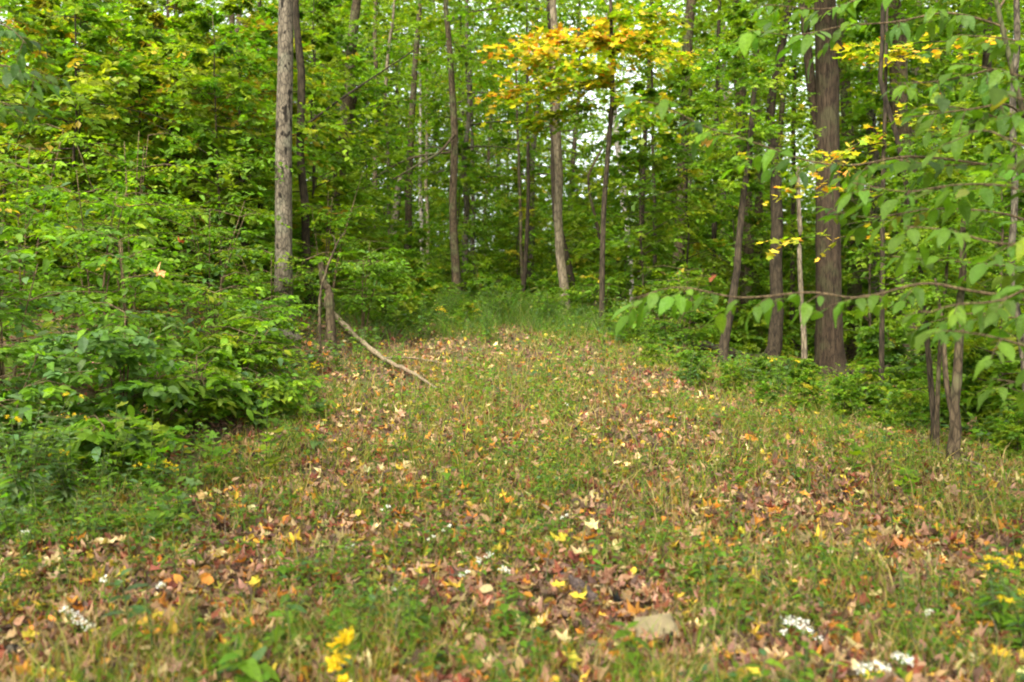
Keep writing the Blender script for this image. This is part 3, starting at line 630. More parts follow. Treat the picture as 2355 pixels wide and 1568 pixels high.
# ------------------------------------------------------------------ overhanging shrub at the right, close to the camera: every leaf its own part
def overhang(name, label, root, stem, boughs, leaf, items, cat="shrub", step=.055):
    B = np.array([root[0], root[1], tz(*root)]); o = thing(name, B, label, cat)
    q = spline(np.array(stem) - B, 24); Geo().add(*tube(q, np.linspace(.03, .010, 24), 9)).build("stem", B_BROWN, o, True)
    for lp, Y0, Y1, a0, dens in boughs:
        k = len(lp); A = np.array([at(u, v, Y0 + (Y1 - Y0) * j / (k - 1)) - B for j, (u, v) in enumerate(lp)])
        c = q[np.argmin(np.linalg.norm(q - A[0] + [0, 0, .1], axis=1))]
        full = spline(np.vstack([c, A]), 40); Geo().add(*tube(full, np.linspace(.009, .0022, 40), 6)).build("branch", B_STEM, o, True)
        L = np.concatenate([[0], np.cumsum(np.linalg.norm(np.diff(full, axis=0), axis=1))]); tot = L[-1]
        s = a0 * tot; sd = 1; TW = Geo()
        while s < tot:
            j = min(38, int(np.searchsorted(L, s))); P0 = full[j]; tg = nrm(full[j + 1] - full[max(j - 1, 0)])
            perp = np.cross(tg, [0, 0, 1.]); perp /= max(np.linalg.norm(perp), 1e-6); sd = -sd
            d = nrm(tg * rng.uniform(.4, .9) + perp * sd * rng.uniform(.3, 1) + np.array([0, 0, rng.uniform(-.45, .25)])); ln = rng.uniform(.08, .26) * (1.1 if s < tot * .9 else .8)
            e = P0 + d * ln - [0, 0, .12 * ln]; TW.add(*tube([P0, (P0 + e) / 2 + [0, 0, .01], e], [.0028, .002, .0012], 4, cap=False))
            m = int(2 + ln * 14 * dens); pp = np.cross(d, [0, 0, 1.]); hue = pal(1, items, rng, .3)[0]
            for q_ in range(m + 1):
                t = (q_ + .6) / (m + .6); sg = 0 if q_ == m else (1 if q_ % 2 else -1)
                D = d * rng.uniform(.4, .8) + pp * sg * rng.uniform(.5, .9) + np.array([0, 0, rng.uniform(-.6, .05)])
                leaf_obj(BIGLEAF_ME[int(rng.integers(len(BIGLEAF_ME)))], o, P0 + (e - P0) * t, D, [rng.normal() * .25, -.1 + rng.normal() * .25, 1], leaf * rng.uniform(.55, 1.2) * (1.15 if sg == 0 else 1), np.clip(.5 * hue + .5 * pal(1, items, rng, .3)[0], .01, .8))
            s += step * rng.uniform(.9, 2.3)
        if TW.n: TW.build("twigs", B_STEM, o, True, "stuff")
    return o
P_OVER = [((.07, .14, .016), 5), (MG, 4), ((.105, .18, .018), 4), (YG, .5), ((.2, .13, .03), .12)]
overhang("overhanging_shrub", "near shrub reaching in from the right edge with large soft leaves on arching twigs", (3.55, 5.0),
  [(3.55, 5.0, -.1), (3.45, 5.0, .8), (3.3, 5.05, 1.6), (3.2, 5.1, 2.4), (3.0, 5.2, 3.0)],
  [([(2440, 700), (2230, 668), (2120, 652), (1980, 684), (1860, 672), (1700, 684), (1560, 660), (1450, 688)], 4.7, 5.3, .5, .75),
   ([(2440, 640), (2300, 690), (2200, 700), (2130, 720)], 4.6, 4.5, .42, .9),
   ([(2440, 560), (2300, 560), (2180, 530), (2080, 520)], 4.8, 5.0, .35, .8),
   ([(2440, 480), (2320, 430), (2200, 425), (2080, 440), (1960, 420)], 5.0, 5.4, .4, .8),
   ([(2440, 360), (2340, 330), (2260, 300), (2180, 330)], 4.8, 5.0, .4, .6),
   ([(2440, 820), (2340, 790), (2260, 770), (2180, 760)], 4.5, 4.4, .42, .7),
   ([(2440, 260), (2360, 230), (2290, 215)], 4.6, 4.6, .45, .6)], .115, P_OVER, step=.066)
overhang("overhanging_shrub", "second near shrub at the right edge, its leaves filling the space between two arching twigs", (4.1, 6.1),
  [(4.1, 6.1, -.1), (3.95, 6.1, .8), (3.75, 6.1, 1.7), (3.5, 6.1, 2.6), (3.3, 6.1, 3.3)],
  [([(2420, 620), (2300, 610), (2180, 600), (2050, 590)], 6.0, 6.3, .3, .9), ([(2420, 520), (2300, 490), (2150, 480), (2000, 500), (1900, 480)], 6.0, 6.5, .3, .8),
   ([(2420, 420), (2300, 380), (2160, 380), (2020, 360)], 6.1, 6.4, .3, .8), ([(2420, 320), (2320, 280), (2220, 250), (2120, 240)], 6.0, 6.2, .35, .8),
   ([(2420, 720), (2330, 730), (2240, 720), (2140, 740)], 5.8, 6.0, .35, .9), ([(2420, 880), (2350, 880), (2280, 870)], 5.6, 5.8, .4, .9),
   ([(2420, 200), (2330, 170), (2240, 150)], 6.0, 6.0, .4, .8), ([(2420, 120), (2320, 90), (2200, 80)], 6.0, 6.2, .4, .8)], .115, P_OVER, step=.076)
overhang("leafy_sapling", "near sapling with a dark thin stem hanging leaves across the upper right", (3.95, 6.4),
  [(3.95, 6.4, -.1), (3.6, 6.4, 1.6), (3.2, 6.4, 3.0), (2.9, 6.4, 4.2)],
  [([(2280, 380), (2100, 360), (1960, 380), (1860, 370), (1740, 330), (1620, 290), (1540, 250), (1460, 225)], 6.2, 6.0, .28, .7),
   ([(2300, 60), (2180, 30), (2060, 50), (1940, 60), (1830, 80), (1720, 70)], 6.4, 6.4, .15, .9),
   ([(2300, 160), (2200, 180), (2120, 190), (2050, 190)], 6.2, 5.8, .2, .8),
   ([(2300, -20), (2150, -40), (2000, -10), (1900, 20), (1760, 10)], 6.6, 7.0, .15, .9),
   ([(2310, 240), (2240, 250), (2160, 260), (2090, 270)], 6.0, 5.8, .2, .6)], .12, [(DG, 2), (MG, 4), (BG, 1), (LG, 2)], step=.066)
overhang("leafy_sapling", "dark green leaves reaching in at the upper left corner", (-4.3, 6.8),
  [(-4.3, 6.8, -.1), (-4.2, 6.8, 1.6), (-4.1, 6.8, 3.2), (-4.0, 6.8, 4.4)],
  [([(-60, 60), (-10, 50), (30, 70), (60, 100)], 6.6, 6.3, .2, .9), ([(-60, 170), (-10, 150), (40, 160), (80, 190)], 6.6, 6.3, .2, .9),
   ([(-60, 250), (0, 235), (50, 260)], 6.6, 6.3, .2, .7)], .11, [(DG, 2), (MG, 3), (BG, 3)])
# thin dark curved stem in front at the upper right, and a bare arching twig
def pole(name, label, cat, pts, mat, n=8, twigs=(), k=22, group=None):
    P = np.array([np.append(at(u, v, Y), w * K * Y / 2) for u, v, Y, w in pts]); B = P[0, :3].copy()
    q = spline(P - np.append(B, 0), k)
    q[:, :3] += rng.standard_normal((k, 3)) * q[:, 3:4] * .18
    o = thing(name, B, label, cat, group) if twigs else None
    ob = Geo().add(*tube(q[:, :3], np.maximum(q[:, 3], .002), n)).build("branch" if twigs else name, mat, o, True)
    if not twigs: ob.location = B; tag(ob, label, cat, group)
    for tp in twigs:
        T = np.array([np.append(at(u, v, Y), w * K * Y / 2) for u, v, Y, w in tp]); t = spline(T - np.append(B, 0), 10)
        Geo().add(*tube(t[:, :3], np.maximum(t[:, 3], .0015), 6)).build("twig", mat, o, True)
    return o or ob
photo_tree("dark_sapling", "thin black curved stem crossing the golden leaves at the upper right", [(2032, 0, 10), (2028, 120, 10), (2024, 180, 11), (2040, 250, 12), (2066, 330, 12), (2092, 480, 12), (2120, 640, 12)], 9.8, B_DARK, None, 8, top=6)

# ------------------------------------------------------------------ fallen wood
def on_ground(u, v, lift=.0):
    p = ground_hit(u, v); return (u, v, p[1], lift)
ga, gb, gc = ground_hit(1003, 905), ground_hit(880, 842), ground_hit(745, 735)
def wood(name, label, cat, P, rad, mat, twigs=(), n=9, k=24):
    P = np.array(P, float); B = P[0].copy(); q = spline(P - B, k); q += rng.standard_normal((k, 3)) * .18 * np.mean(rad)
    rr = np.interp(np.linspace(0, 1, k), np.linspace(0, 1, len(rad)), rad) * (1 + .10 * rng.standard_normal(k))
    o = thing(name, B, label, cat)
    Geo().add(*tube(q, rr, n)).build("stem", mat, o, True)
    for tp, tr in twigs:
        t = spline(np.array(tp, float) - B, 10); Geo().add(*tube(t, np.linspace(tr, tr * .35, 10), 6)).build("branch", mat, o, True)
    return o
def G(x, y, l): return [x, y, tz(x, y) + l]
A_ = [G(ga[0], ga[1], .06), G(*(ga[:2] * .6 + gb[:2] * .4), .10), G(gb[0], gb[1], .12), G(*(gb[:2] * .5 + gc[:2] * .5), .18), G(gc[0], gc[1], .28)]
wood("fallen_pole", "pale fallen pole lying down the slope from the left thicket into the clearing", "fallen branch", A_, [.012, .024, .033, .041, .046], B_DEAD,
     twigs=[([A_[2], G(gb[0] + .45, gb[1] + .25, .09), G(gb[0] + 1.05, gb[1] + .1, .02)], .018)])
s0 = at(762, 722, 14.8); s0[2] = tz(s0[0], 14.8)
wood("snapped_stem", "brown snapped stem leaning beside the upper end of the fallen pole", "dead stem", [s0 - [0, 0, .1], at(757, 690, 14.8), at(742, 640, 14.8), at(738, 600, 14.9)], [.07, .062, .055, .04], B_BROWN)
s1 = at(735, 690, 14.4)
wood("dead_branch", "thin bare dead branch with a broken fork standing above the fallen pole", "dead branch", [[s1[0], s1[1], tz(s1[0], s1[1]) - .05], s1, at(748, 630, 14.4), at(770, 570, 14.4), at(790, 535, 14.4)], [.022, .02, .017, .013, .007], B_BROWN,
     twigs=[([at(772, 566, 14.4), at(768, 545, 14.4), at(760, 540, 14.4)], .014)])
c0, c1, c2 = ground_hit(1290, 1338), ground_hit(1330, 1372), ground_hit(1368, 1400)
wood("rotten_stick", "short dark rotten stick lying in the leaves left of the stone", "stick", [c0 + [0, 0, .035], c1 + [0, 0, .045], c2 + [0, 0, .03]], [.010, .032, .028], mat_bark("rotten_wood", (.05, .035, .03), (.16, .115, .09), 40, 40))
c0, c1, c2 = ground_hit(-20, 1507), ground_hit(90, 1510), ground_hit(200, 1500)
wood("fallen_stick", "grey brown stick half buried at the bottom left corner", "stick", [c0 + [0, 0, .02], c1 + [0, 0, .025], c2 + [0, 0, .012]], [.024, .022, .016], B_GREY)
c0, c1, c2 = ground_hit(2010, 1085), ground_hit(2130, 1050), ground_hit(2330, 1105)
wood("fallen_stick", "long thin pale stick on the ground in front of the grey forked sapling", "stick", [c0 + [0, 0, .02], c1 + [0, 0, .06], c2 + [0, 0, .03]], [.006, .01, .012], B_PALE)
c0, c1 = ground_hit(2240, 1330), ground_hit(2290, 1322)
wood("fallen_stick", "short dark twig among the leaves at the lower right, above the goldenrod", "stick", [ground_hit(2240, 1368) + [0, 0, .02], ground_hit(2310, 1352) + [0, 0, .03], ground_hit(2380, 1350) + [0, 0, .02]], [.006, .009, .006], B_DARK)
for (u0, v0, u1, v1, lab) in [(1560, 770, 1760, 790, "dark fallen log lying under the crooked tree"), (1960, 800, 2160, 815, "brown fallen log lying right of the big ridged trunk")]:
    a, b = at(u0, v0, 19.5), at(u1, v1, 20.5); a[2] = tz(a[0], a[1]) + .1; b[2] = tz(b[0], b[1]) + .1
    wood("fallen_log", lab, "log", [a, (a + b) / 2 + [0, .15, .02], b], [.10, .12, .09], B_DARK)

# stones
def stone(name, label, p, dims, seed, rz=0):
    r = rseed(seed); nu, nv = 16, 10; V = []
    th = np.linspace(0, math.pi, nv); ph = np.linspace(0, 2 * math.pi, nu, endpoint=False)
    T_, P_ = np.meshgrid(th, ph, indexing='ij')
    d = np.stack([np.sin(T_) * np.cos(P_), np.sin(T_) * np.sin(P_), np.cos(T_)], -1)
    e = 7; rad = (np.sum(np.abs(d) ** e, -1)) ** (-1 / e)             # blocky
    v = d * rad[..., None] * (1 + .045 * r.standard_normal((nv, nu, 1)) * np.sin(T_)[..., None])
    v[..., 0] *= 1 + .18 * v[..., 2] - .12 * v[..., 1]; v[..., 2] += .18 * v[..., 0]
    v = v * np.array(dims) / 2; v = v.reshape(-1, 3)
    i = np.arange(nv - 1)[:, None] * nu; j = np.arange(nu)[None]; k = (j + 1) % nu
    A, B_, C_, D_ = (i + j).ravel(), (i + k).ravel(), (i + nu + k).ravel(), (i + nu + j).ravel()
    o = Geo().add(v, np.concatenate([np.stack([A, D_, C_], 1), np.stack([A, C_, B_], 1)])).build(name, M_STONE, None, False)
    o.location = p; o.rotation_euler = (math.radians(32), 0, rz); return tag(o, label, "stone")
p = ground_hit(1508, 1490); stone("stone", "large flat topped tan stone near the bottom, right of the middle", p + [0, .06, .045], (.178, .14, .10), 1, .15)
p = ground_hit(1545, 1290); stone("stone", "small whitish stone among the leaves above the large tan stone", p + [0, 0, .008], (.045, .04, .03), 2, .5)
p = ground_hit(1490, 1300); stone("stone", "small grey tan stone left of the small whitish one", p + [0, 0, .008], (.06, .05, .03), 3, 1.0)
p = ground_hit(1960, 1500); stone("stone", "tan stone half buried between the two white flower clusters at the lower right", p + [0, 0, .005], (.09, .06, .04), 4, .3)
p = ground_hit(380, 1262); stone("stone", "flat greenish brown stone in the dry grass at the lower left", p + [0, 0, .005], (.11, .08, .04), 5, .2)

# ------------------------------------------------------------------ ground: litter, grass, low green cover
def spread(n, y0, y1, keep=None, r=rng, wide=.62):
    y = y0 * (y1 / y0) ** r.random(n); x = r.uniform(-1, 1, n) * (y * wide + .3)
    if keep is not None: k = keep(x, y); x, y = x[k], y[k]
    return x, y
BARE = [(*ground_hit(u, v)[:2], w) for u, v, w in [(1335, 1375, .32), (1505, 1500, .22), (890, 795, 1.1), (1375, 1250, .2), (245, 1280, .2), (2230, 1015, .3), (90, 1510, .3), (860, 880, .8), (1960, 1250, .5), (420, 1420, .5)]]
def green(x, y):
    """where the low plants grow: patchy, more on the middle strip and along the edges, bare wheel ruts between"""
    f = (.6 * fbm(x * .9, y * .6, 21) + .4 * noise2(x * 3.3, y * 2.6, 23))
    rut = np.exp(-((x - 1.05 - .03 * y) / .55) ** 2) + .9 * np.exp(-((x + 1.25 + .02 * y) / .55) ** 2)
    for a, b, w in BARE: f = f - .35 * np.exp(-((x - a) ** 2 + (y - b) ** 2) / (w * w))
    return f - .13 * rut * (1 - ss(14, 20, y)) + .10 * ss(2.2, 4.5, -x) - .035
DEAD = [((.25, .14, .085), 4), ((.24, .145, .07), 4), (RB, 3), ((.34, .14, .02), 1.3), ((.40, .27, .03), 1.1), (CR, .7), (DB, 4), (ST, .6)]
g = Geo(); r = rseed(500)
T_DEAD = [maple(.5 + .25 * (k % 2), k, .15 - .25 * (k % 2), k > 1) for k in range(4)]; 
T_DEAD += [ovate(3, .3, .15, -.2), ovate(4, .22, .12, -.35, wave=.06), ovate(3, .36, -.1, .25, wave=.05)]
for k in range(7):
    x, y = spread([9000, 17000][k > 3], 3.2, 27, lambda x, y: (r.random(len(x)) < np.where(clearing(x, y), 1, .6)), r)
    n = len(x); P = np.stack([x, y, terrain(x, y) + .006 + .05 * r.random(n) ** 1.5], 1)
    D = r.standard_normal((n, 3)) * [1, 1, .4]; Nn = np.array([0, 0, 1.]) + r.standard_normal((n, 3)) * .65
    inst(T_DEAD[k], P, D, Nn, (.03 + .06 * r.random(n)), pal(n, DEAD, r, .3), g, .7 + .6 * r.random(n))
g.build("leaf_litter", M_DEAD, kind="stuff")

def blades(geo, x, y, h, w, col, lean=.5, r=rng):
    n = len(x); z = terrain(x, y); a = r.uniform(0, 6.28, n); b = r.uniform(0, 6.28, n)
    P = np.stack([x, y, z - .01], 1); wd = np.stack([np.cos(a), np.sin(a), 0 * a], 1) * (w / 2)[:, None]
    ld = np.stack([np.cos(b), np.sin(b), 0 * b], 1) * (h * lean * (.2 + r.random(n)))[:, None]; up = np.array([0, 0, 1.]) * h[:, None]
    v = np.stack([P - wd, P + wd, P + up * .5 + ld * .3 - wd * .75, P + up * .5 + ld * .3 + wd * .75, P + up * .9 + ld], 1)
    f = np.array([[0, 1, 3], [0, 3, 2], [2, 3, 4]])[None] + (np.arange(n) * 5)[:, None, None]
    geo.add(v.reshape(-1, 3), f.reshape(-1, 3), np.repeat(col, 3, 0))
GRASS = [((.15, .17, .015), 3), ((.10, .16, .012), 4), (MG, 4), ((.30, .22, .085), 4), ((.21, .19, .035), 3.0)]
g = Geo(); r = rseed(501)
x, y = spread(150000, 3.2, 23, lambda x, y: (r.random(len(x)) < np.clip((green(x, y) - .27) * 2.4, .08, 1)) & clearing(x, y), r)
n = len(x); blades(g, x, y, (.05 + .13 * r.random(n) ** 2) * (1 + .05 * np.clip(y - 7, 0, 14)), (.004 + .003 * r.random(n)) * (1 + .06 * np.clip(y - 6, 0, 14)), pal(n, GRASS, r), .7, r)
x, y = spread(75000, 5, 22, lambda x, y: clearing(x, y) & (r.random(len(x)) < ss(5.5, 13, y) * (green(x, y) + .5 * fbm(x * 1.3, y, 48) - .2)), r)            # taller seeding grass up the clearing
n = len(x); blades(g, x, y, .08 + .22 * r.random(n) ** 1.6, .006 + .006 * r.random(n), pal(n, [((.30, .22, .085), 3), ((.21, .19, .035), 4), ((.13, .17, .015), 3), (MG, 2)], r), .7, r)
x, y = spread(30000, 3.2, 15, lambda x, y: (fbm(x * 1.7, y * 1.7, 44) + .5 * green(x, y) > .66 + .12 * r.random(len(x))) & clearing(x, y), r)            # longer tufts
n = len(x); blades(g, x, y, (.08 + .26 * r.random(n) ** 1.3) * (.4 + 1.1 * fbm(x * 1.7, y * 1.7, 44)), .004 + .004 * r.random(n), pal(n, GRASS, r), 1.0, r)
m_ = 20000; x = -.9 + 1.9 * r.standard_normal(m_); y = 20.6 + 1.9 * r.standard_normal(m_)          # tall fine grass at the crest
k = (fbm(x * .8, y * .8, 61) > .44) & (x > -4.2) & (x < 3) & (y > 16); x, y = x[k], y[k]; n = len(x)
blades(g, x, y, (.15 + .5 * r.random(n) ** 1.5) * (.35 + 1.2 * fbm(x * .9, y * .9, 71)), .008 + .006 * r.random(n), pal(n, [(DG, 3), (MG, 4), (BG, 1), ((.09, .13, .02), 3), ((.16, .15, .05), 1.5)], r), 1.3, r)
g.build("grass", M_LEAF, kind="stuff")

g = Geo(); r = rseed(502)                           # clover-like and heart-shaped low leaves
x, y = spread(105000, 3.2, 24, lambda x, y: (r.random(len(x)) < np.clip((green(x, y) - .31) * 2.8, .05, 1)) & (clearing(x, y) | (r.random(len(x)) < .4)), r)
n = len(x); hgt = (.012 + .03 * r.random(n) + .13 * r.random(n) * np.clip(green(x, y) - .42, 0, .4) / .2) * (1 + .06 * np.clip(y - 8, 0, 14))
P = np.stack([x, y, terrain(x, y) + hgt], 1)
inst(T_SMALL, P, r.standard_normal((n, 3)) * [1, 1, .25], np.array([0, -.15, 1.]) + r.standard_normal((n, 3)) * .4, (.022 + .03 * r.random(n)) * (1 + .07 * np.clip(y - 6, 0, 14)),
     pal(n, [(DG, 2), (MG, 5), ((.10, .17, .015), 4), ((.15, .18, .015), 1.6), (BG, 2), ((.24, .20, .03), .6)], r), g, 1.25 * np.ones(n))
x, y = spread(20000, 7, 34, lambda x, y: ~clearing(x, y), r)   # knee-high cover along the edges and under the trees
n = len(x); P = np.stack([x, y, terrain(x, y) + .03 + .3 * r.random(n)], 1)
inst(T_SMALL, P, r.standard_normal((n, 3)) * [1, 1, .3], np.array([0, -.15, 1.]) + r.standard_normal((n, 3)) * .4, .05 + .05 * r.random(n), pal(n, PAL_FOREST, r), g)
g.build("ground_cover", M_LEAF, kind="stuff")

# ------------------------------------------------------------------ fallen leaves one can pick apart
LEAF_ME = [Geo().add(*maple(.35 + .15 * k, 60 + k, .10 - .05 * k)).mesh("fallen_leaf", M_DEADO) for k in range(5)] + [Geo().add(*ovate(5, .24 + .03 * k, .14 - .1 * (k == 2), -.3 + .25 * k, wave=.05)).mesh("fallen_leaf", M_DEADO) for k in range(4)]
CLS = [("pale cream", CR, "fallen cream leaves"), ("golden yellow", YE, "fallen yellow leaves"), ("orange", OR, "fallen orange leaves"), ("pinkish tan", PK, "fallen tan leaves"),
       ("red brown", RB, "fallen red brown leaves"), ("dark brown", DB, "fallen dark brown leaves")]
CW = np.array([1.3, 2.6, 2.4, 4.5, 3.2, 2.2]); CW /= CW.sum()
def lay_leaf(p, size, color, label, group=None, me=None, up=.03, tilt=.3):
    o = link("fallen_leaf", me or LEAF_ME[int(rng.integers(9))], None, None, color); o.location = p + np.array([0, 0, up + .05 * rng.random()]); o.scale = (size,) * 3
    o.rotation_euler = (rng.normal() * tilt - .1, rng.normal() * tilt, rng.uniform(0, 6.28)); return tag(o, label, "leaf", group)
for (u, v, s, c, lab) in [
  (243, 1275, .115, CR, "bright cream maple leaf lying below the left bushes, largest at the lower left"), (1375, 1245, .105, (.62, .52, .22), "pale yellow maple leaf lying in the rut, up from the large stone"),
  (228, 1098, .10, YE, "yellow leaf cluster lying on green plants in front of the left thicket"), (585, 1378, .085, YE, "bright yellow leaf in the dry grass at the lower left"),
  (1345, 1305, .09, CR, "cream leaf beside the green seedling above the rotten stick"), (1298, 1393, .08, YE, "yellow leaf touching the rotten stick"),
  (1760, 1440, .13, PK, "large tan leaf left of the white flower cluster at the lower right"), (1468, 1525, .12, PK, "tan curled leaf below the large stone"),
  (105, 1330, .11, CR, "pale curled leaf at the lower left edge, under a larger brown one"), (30, 1290, .15, (.16, .085, .03), "large brown dead leaf at the left edge"),
  (2092, 1290, .13, (.42, .17, .06), "large orange brown leaf at the lower right, above the goldenrod"), (925, 1103, .07, YE, "small yellow leaf in the middle of the clearing"),
  (1230, 1105, .085, YE, "golden leaf in the middle of the clearing, right of the small yellow one"), (1610, 1200, .08, CR, "cream leaf right of the pale yellow maple leaf"), (2275, 1372, .07, (.5, .36, .1), "tan leaf speared on the goldenrod at the right edge")]:
    p = ground_hit(u, v); lay_leaf(p, s, c, lab, me=LEAF_ME[int(rng.integers(5))], up=.065 if v != 1098 else .25, tilt=.15)
cnt = 0
while cnt < 270:
    y = 3.7 * (9.0 / 3.7) ** rng.random(); x = rng.uniform(-1, 1) * half_width(y)
    if not bool(clearing(x, y)) or float(green(x, y)) > rng.uniform(.35, .75): continue
    k = int(rng.choice(6, p=CW)); nm_, c, gr = CLS[k]
    lay_leaf(np.array([x, y, tz(x, y)]), rng.uniform(.045, .10), np.clip(np.array(c) * (1 + .15 * rng.normal()) * (1 + .06 * rng.standard_normal(3)), .01, .8), f"{nm_} fallen leaf lying " + ("in the nearest strip of the clearing" if y < 5 else "farther up the clearing"), gr + (" nearest the camera" if y < 5 else " farther up the clearing")); cnt += 1
p = ground_hit(2228, 1012); o = lay_leaf(p, .19, (.30, .15, .09), "large curled pinkish brown dead leaf standing beside the grey forked sapling", me=LEAF_ME[6], up=.05); o.rotation_euler = (.2, -1.0, .3)
# bright leaves caught in the left bushes and the right twigs
for (u, v, Y, s, c, lab) in [(355, 628, 8.0, .10, (.6, .33, .13), "tan orange dead leaf caught high in the left thicket"), (1612, 330, 6.0, .065, (.5, .27, .06), "orange leaf hanging in the overhanging leaves, upper right of the middle"),
                          (420, 555, 9.2, .07, (.30, .06, .02), "dark red leaf caught in the left thicket"), (1632, 645, 6.0, .055, (.20, .06, .02), "rust red leaf hanging above the low overhanging twig")]:
    o = link("dead_leaf", LEAF_ME[int(rng.integers(5))], None, None, c); o.location = at(u, v, Y); o.scale = (s,) * 3; o.rotation_euler = (rng.uniform(.5, 1.1), rng.normal() * .4, rng.uniform(0, 6)); tag(o, lab, "leaf")

# ------------------------------------------------------------------ flowering and leafy herbs
LANCE = ovate(4, .13, .05, .35); LANCE_ME = Geo().add(*LANCE).mesh("leaf", M_LEAFO)
def head(geo, c, rad, n, col, size, flat=.5):
    d = nrm(rng.standard_normal((n, 3))) * rad * rng.random((n, 1)) ** .4; d[:, 2] *= flat
    inst(T_SMALL, c + d, rng.standard_normal((n, 3)), np.array([0, -.3, 1.]) + rng.standard_normal((n, 3)) * .6, size * (.7 + .6 * rng.random(n)), np.clip(np.array(col) * (1 + .1 * rng.standard_normal((n, 1))), 0, .85), geo, 1.5 * np.ones(n))
def herb(name, label, base, stems, leaf_me, leaf, nleaf, items, cat="plant", flowers=(), group=None, fan=1.0):
    """stems: end offsets; leaves in whorls along each stem; flowers: (offset, radius, florets, colour, floret size, flatness)"""
    o = thing(name, base, label, cat, group)
    for e in stems:
        e = np.array(e, float); q = spline([[0, 0, -.03], e * [.3, .3, .5], e], 8)
        Geo().add(*tube(q, np.linspace(.004, .002, 8), 5)).build("stem", B_GSTEM, o, True)
        for k in range(nleaf):
            t = .2 + .8 * (k + .5) / nleaf; c = q[min(7, int(t * 7))] * (1 - (t * 7) % 1) + q[min(7, int(t * 7) + 1)] * ((t * 7) % 1); a = k * 2.4 + rng.uniform(-.4, .4)
            D = [math.cos(a) * fan, math.sin(a) * fan, .45 - .5 * (1 - t) + rng.normal() * .15]
            leaf_obj(leaf_me[k % len(leaf_me)], o, c, D, [.2 * rng.normal(), .2 * rng.normal() - .1, 1], leaf * rng.uniform(.7, 1.15) * (1.1 - .35 * t), pal(1, items)[0])
    for off, rad, nf, col, fs, fl in flowers:
        g = Geo(); head(g, np.array(off, float), rad, nf, col, fs, fl); g.build("flower_head", M_PETAL, o, kind="stuff")
    return o
WH, YF = (.60, .58, .55), (.55, .39, .012)
def white_flowers(label, spots, group=None):
    b = ground_hit(*spots[0][:2]); y_ = b[1] - .10 - .08 * b[1]; x_ = at(*spots[0][:2], y_)[0]; b = np.array([x_, y_, tz(x_, y_)])
    fl = []; st = []
    for (u, v, w) in spots:
        p = at(u, v, b[1]) - b; p[2] = max(p[2], .03)
        fl.append((p, w * K * b[1] / 2, max(10, int(w * .75)), WH, .0125, .6)); st.append(p * .98)
    herb("white_flower", label, b, st, BIGLEAF_ME, .05, 5, [(MG, 3), (LG, 3)], "flower", fl, group)
white_flowers("small white flower cluster in the middle foreground, above a second one", [(1100, 1288, 26), (1122, 1278, 24)])
white_flowers("small white flower cluster just right of and below another in the middle foreground", [(1155, 1305, 22), (1168, 1313, 18)])
white_flowers("big white flower cluster on the lower right, dry stalks behind it", [(1812, 1425, 42), (1840, 1432, 50), (1858, 1450, 40), (1882, 1467, 30), (1800, 1455, 22)])
white_flowers("white flower cluster at the bottom right edge, lowest in the photo", [(1985, 1536, 46), (2010, 1528, 44), (2035, 1534, 30)])
white_flowers("white flower cluster at the bottom right, upper right of the lowest one", [(2066, 1505, 28), (2082, 1515, 34), (2095, 1522, 24)])
white_flowers("faint white flower cluster at the bottom left, the largest on that side", [(165, 1410, 34), (180, 1428, 38), (205, 1440, 30), (150, 1400, 22)])
white_flowers("small white flowers around the tall lance leaved plant at the lower left", [(240, 1330, 20), (278, 1335, 22), (365, 1345, 26)])
white_flowers("tiny white flower cluster left of the tall lance leaved plant", [(55, 1225, 16), (62, 1220, 12)])
white_flowers("tiny white flower cluster near the right edge, left of the goldenrod", [(2128, 1408, 20), (2136, 1404, 16)])
white_flowers("lone white flower far up the clearing, in its middle", [(1302, 930, 15)])
for (u, v) in [(985, 1240), (1020, 1215), (880, 1170), (905, 1352), (1290, 1190), (1060, 1320), (800, 1260)]:
    white_flowers("tiny white blossoms scattered in the low green of the clearing", [(u, v, 10), (u + 12, v - 6, 7)], "tiny white blossoms of the clearing")

def goldenrod(label, base, h, n, lean=(0, 0), flow=1.0, leaf=.085, spreadr=.22, nl=12, items=((BG, 3), (MG, 4), (LG, 2))):
    st = []; fl = []
    for k in range(n):
        a = rng.uniform(0, 6.28); e = [math.cos(a) * spreadr * rng.random() + lean[0] * h, math.sin(a) * spreadr * rng.random() + lean[1] * h, h * rng.uniform(.75, 1.05)]; st.append(e)
        if rng.random() < flow:
            for j in range(3): fl.append((np.array(e) + [(.03 * j + .01) * (1 if rng.random() < .5 else -1), rng.normal() * .02, .01 - .012 * j], .016, 22, YF, .010, .7))
    return herb("goldenrod", label, base, st, [LANCE_ME], leaf, nl, list(items), "wildflower", fl)
def gp(x, y): return np.array([x, y, tz(x, y)])
goldenrod("narrow leaved goldenrod clump at the left edge, mostly green", ground_hit(50, 1215), .85, 15, (.05, 0), .12, .15, .42, 20, [(LG, 3), (MG, 2), ((.13, .20, .07), 4)])
goldenrod("narrow leaved green clump right behind the goldenrod at the left edge", ground_hit(165, 1190), .62, 12, (0, 0), .1, .13, .34, 22, [(LG, 3), (MG, 2), ((.13, .20, .07), 4)])
goldenrod("small feathery green plant with two tiny yellow heads at the foot of the left thicket", ground_hit(335, 1150), .26, 9, (.1, 0), .25, .09, .2, 14)
goldenrod("goldenrod with arching yellow plumes at the right edge near the bottom", ground_hit(2290, 1475), .40, 7, (.05, 0), .95, .11, .22, 12)
goldenrod("second goldenrod at the bottom right corner, few yellow heads", ground_hit(2360, 1540), .38, 6, (-.1, 0), .5, .12, .18, 12)
goldenrod("yellow flowering clump alone in the grass at the far end of the clearing", gp(*at(1014, 712, 18.5)[:2]), .42, 7, (0, 0), 1, .08, .12, 8)
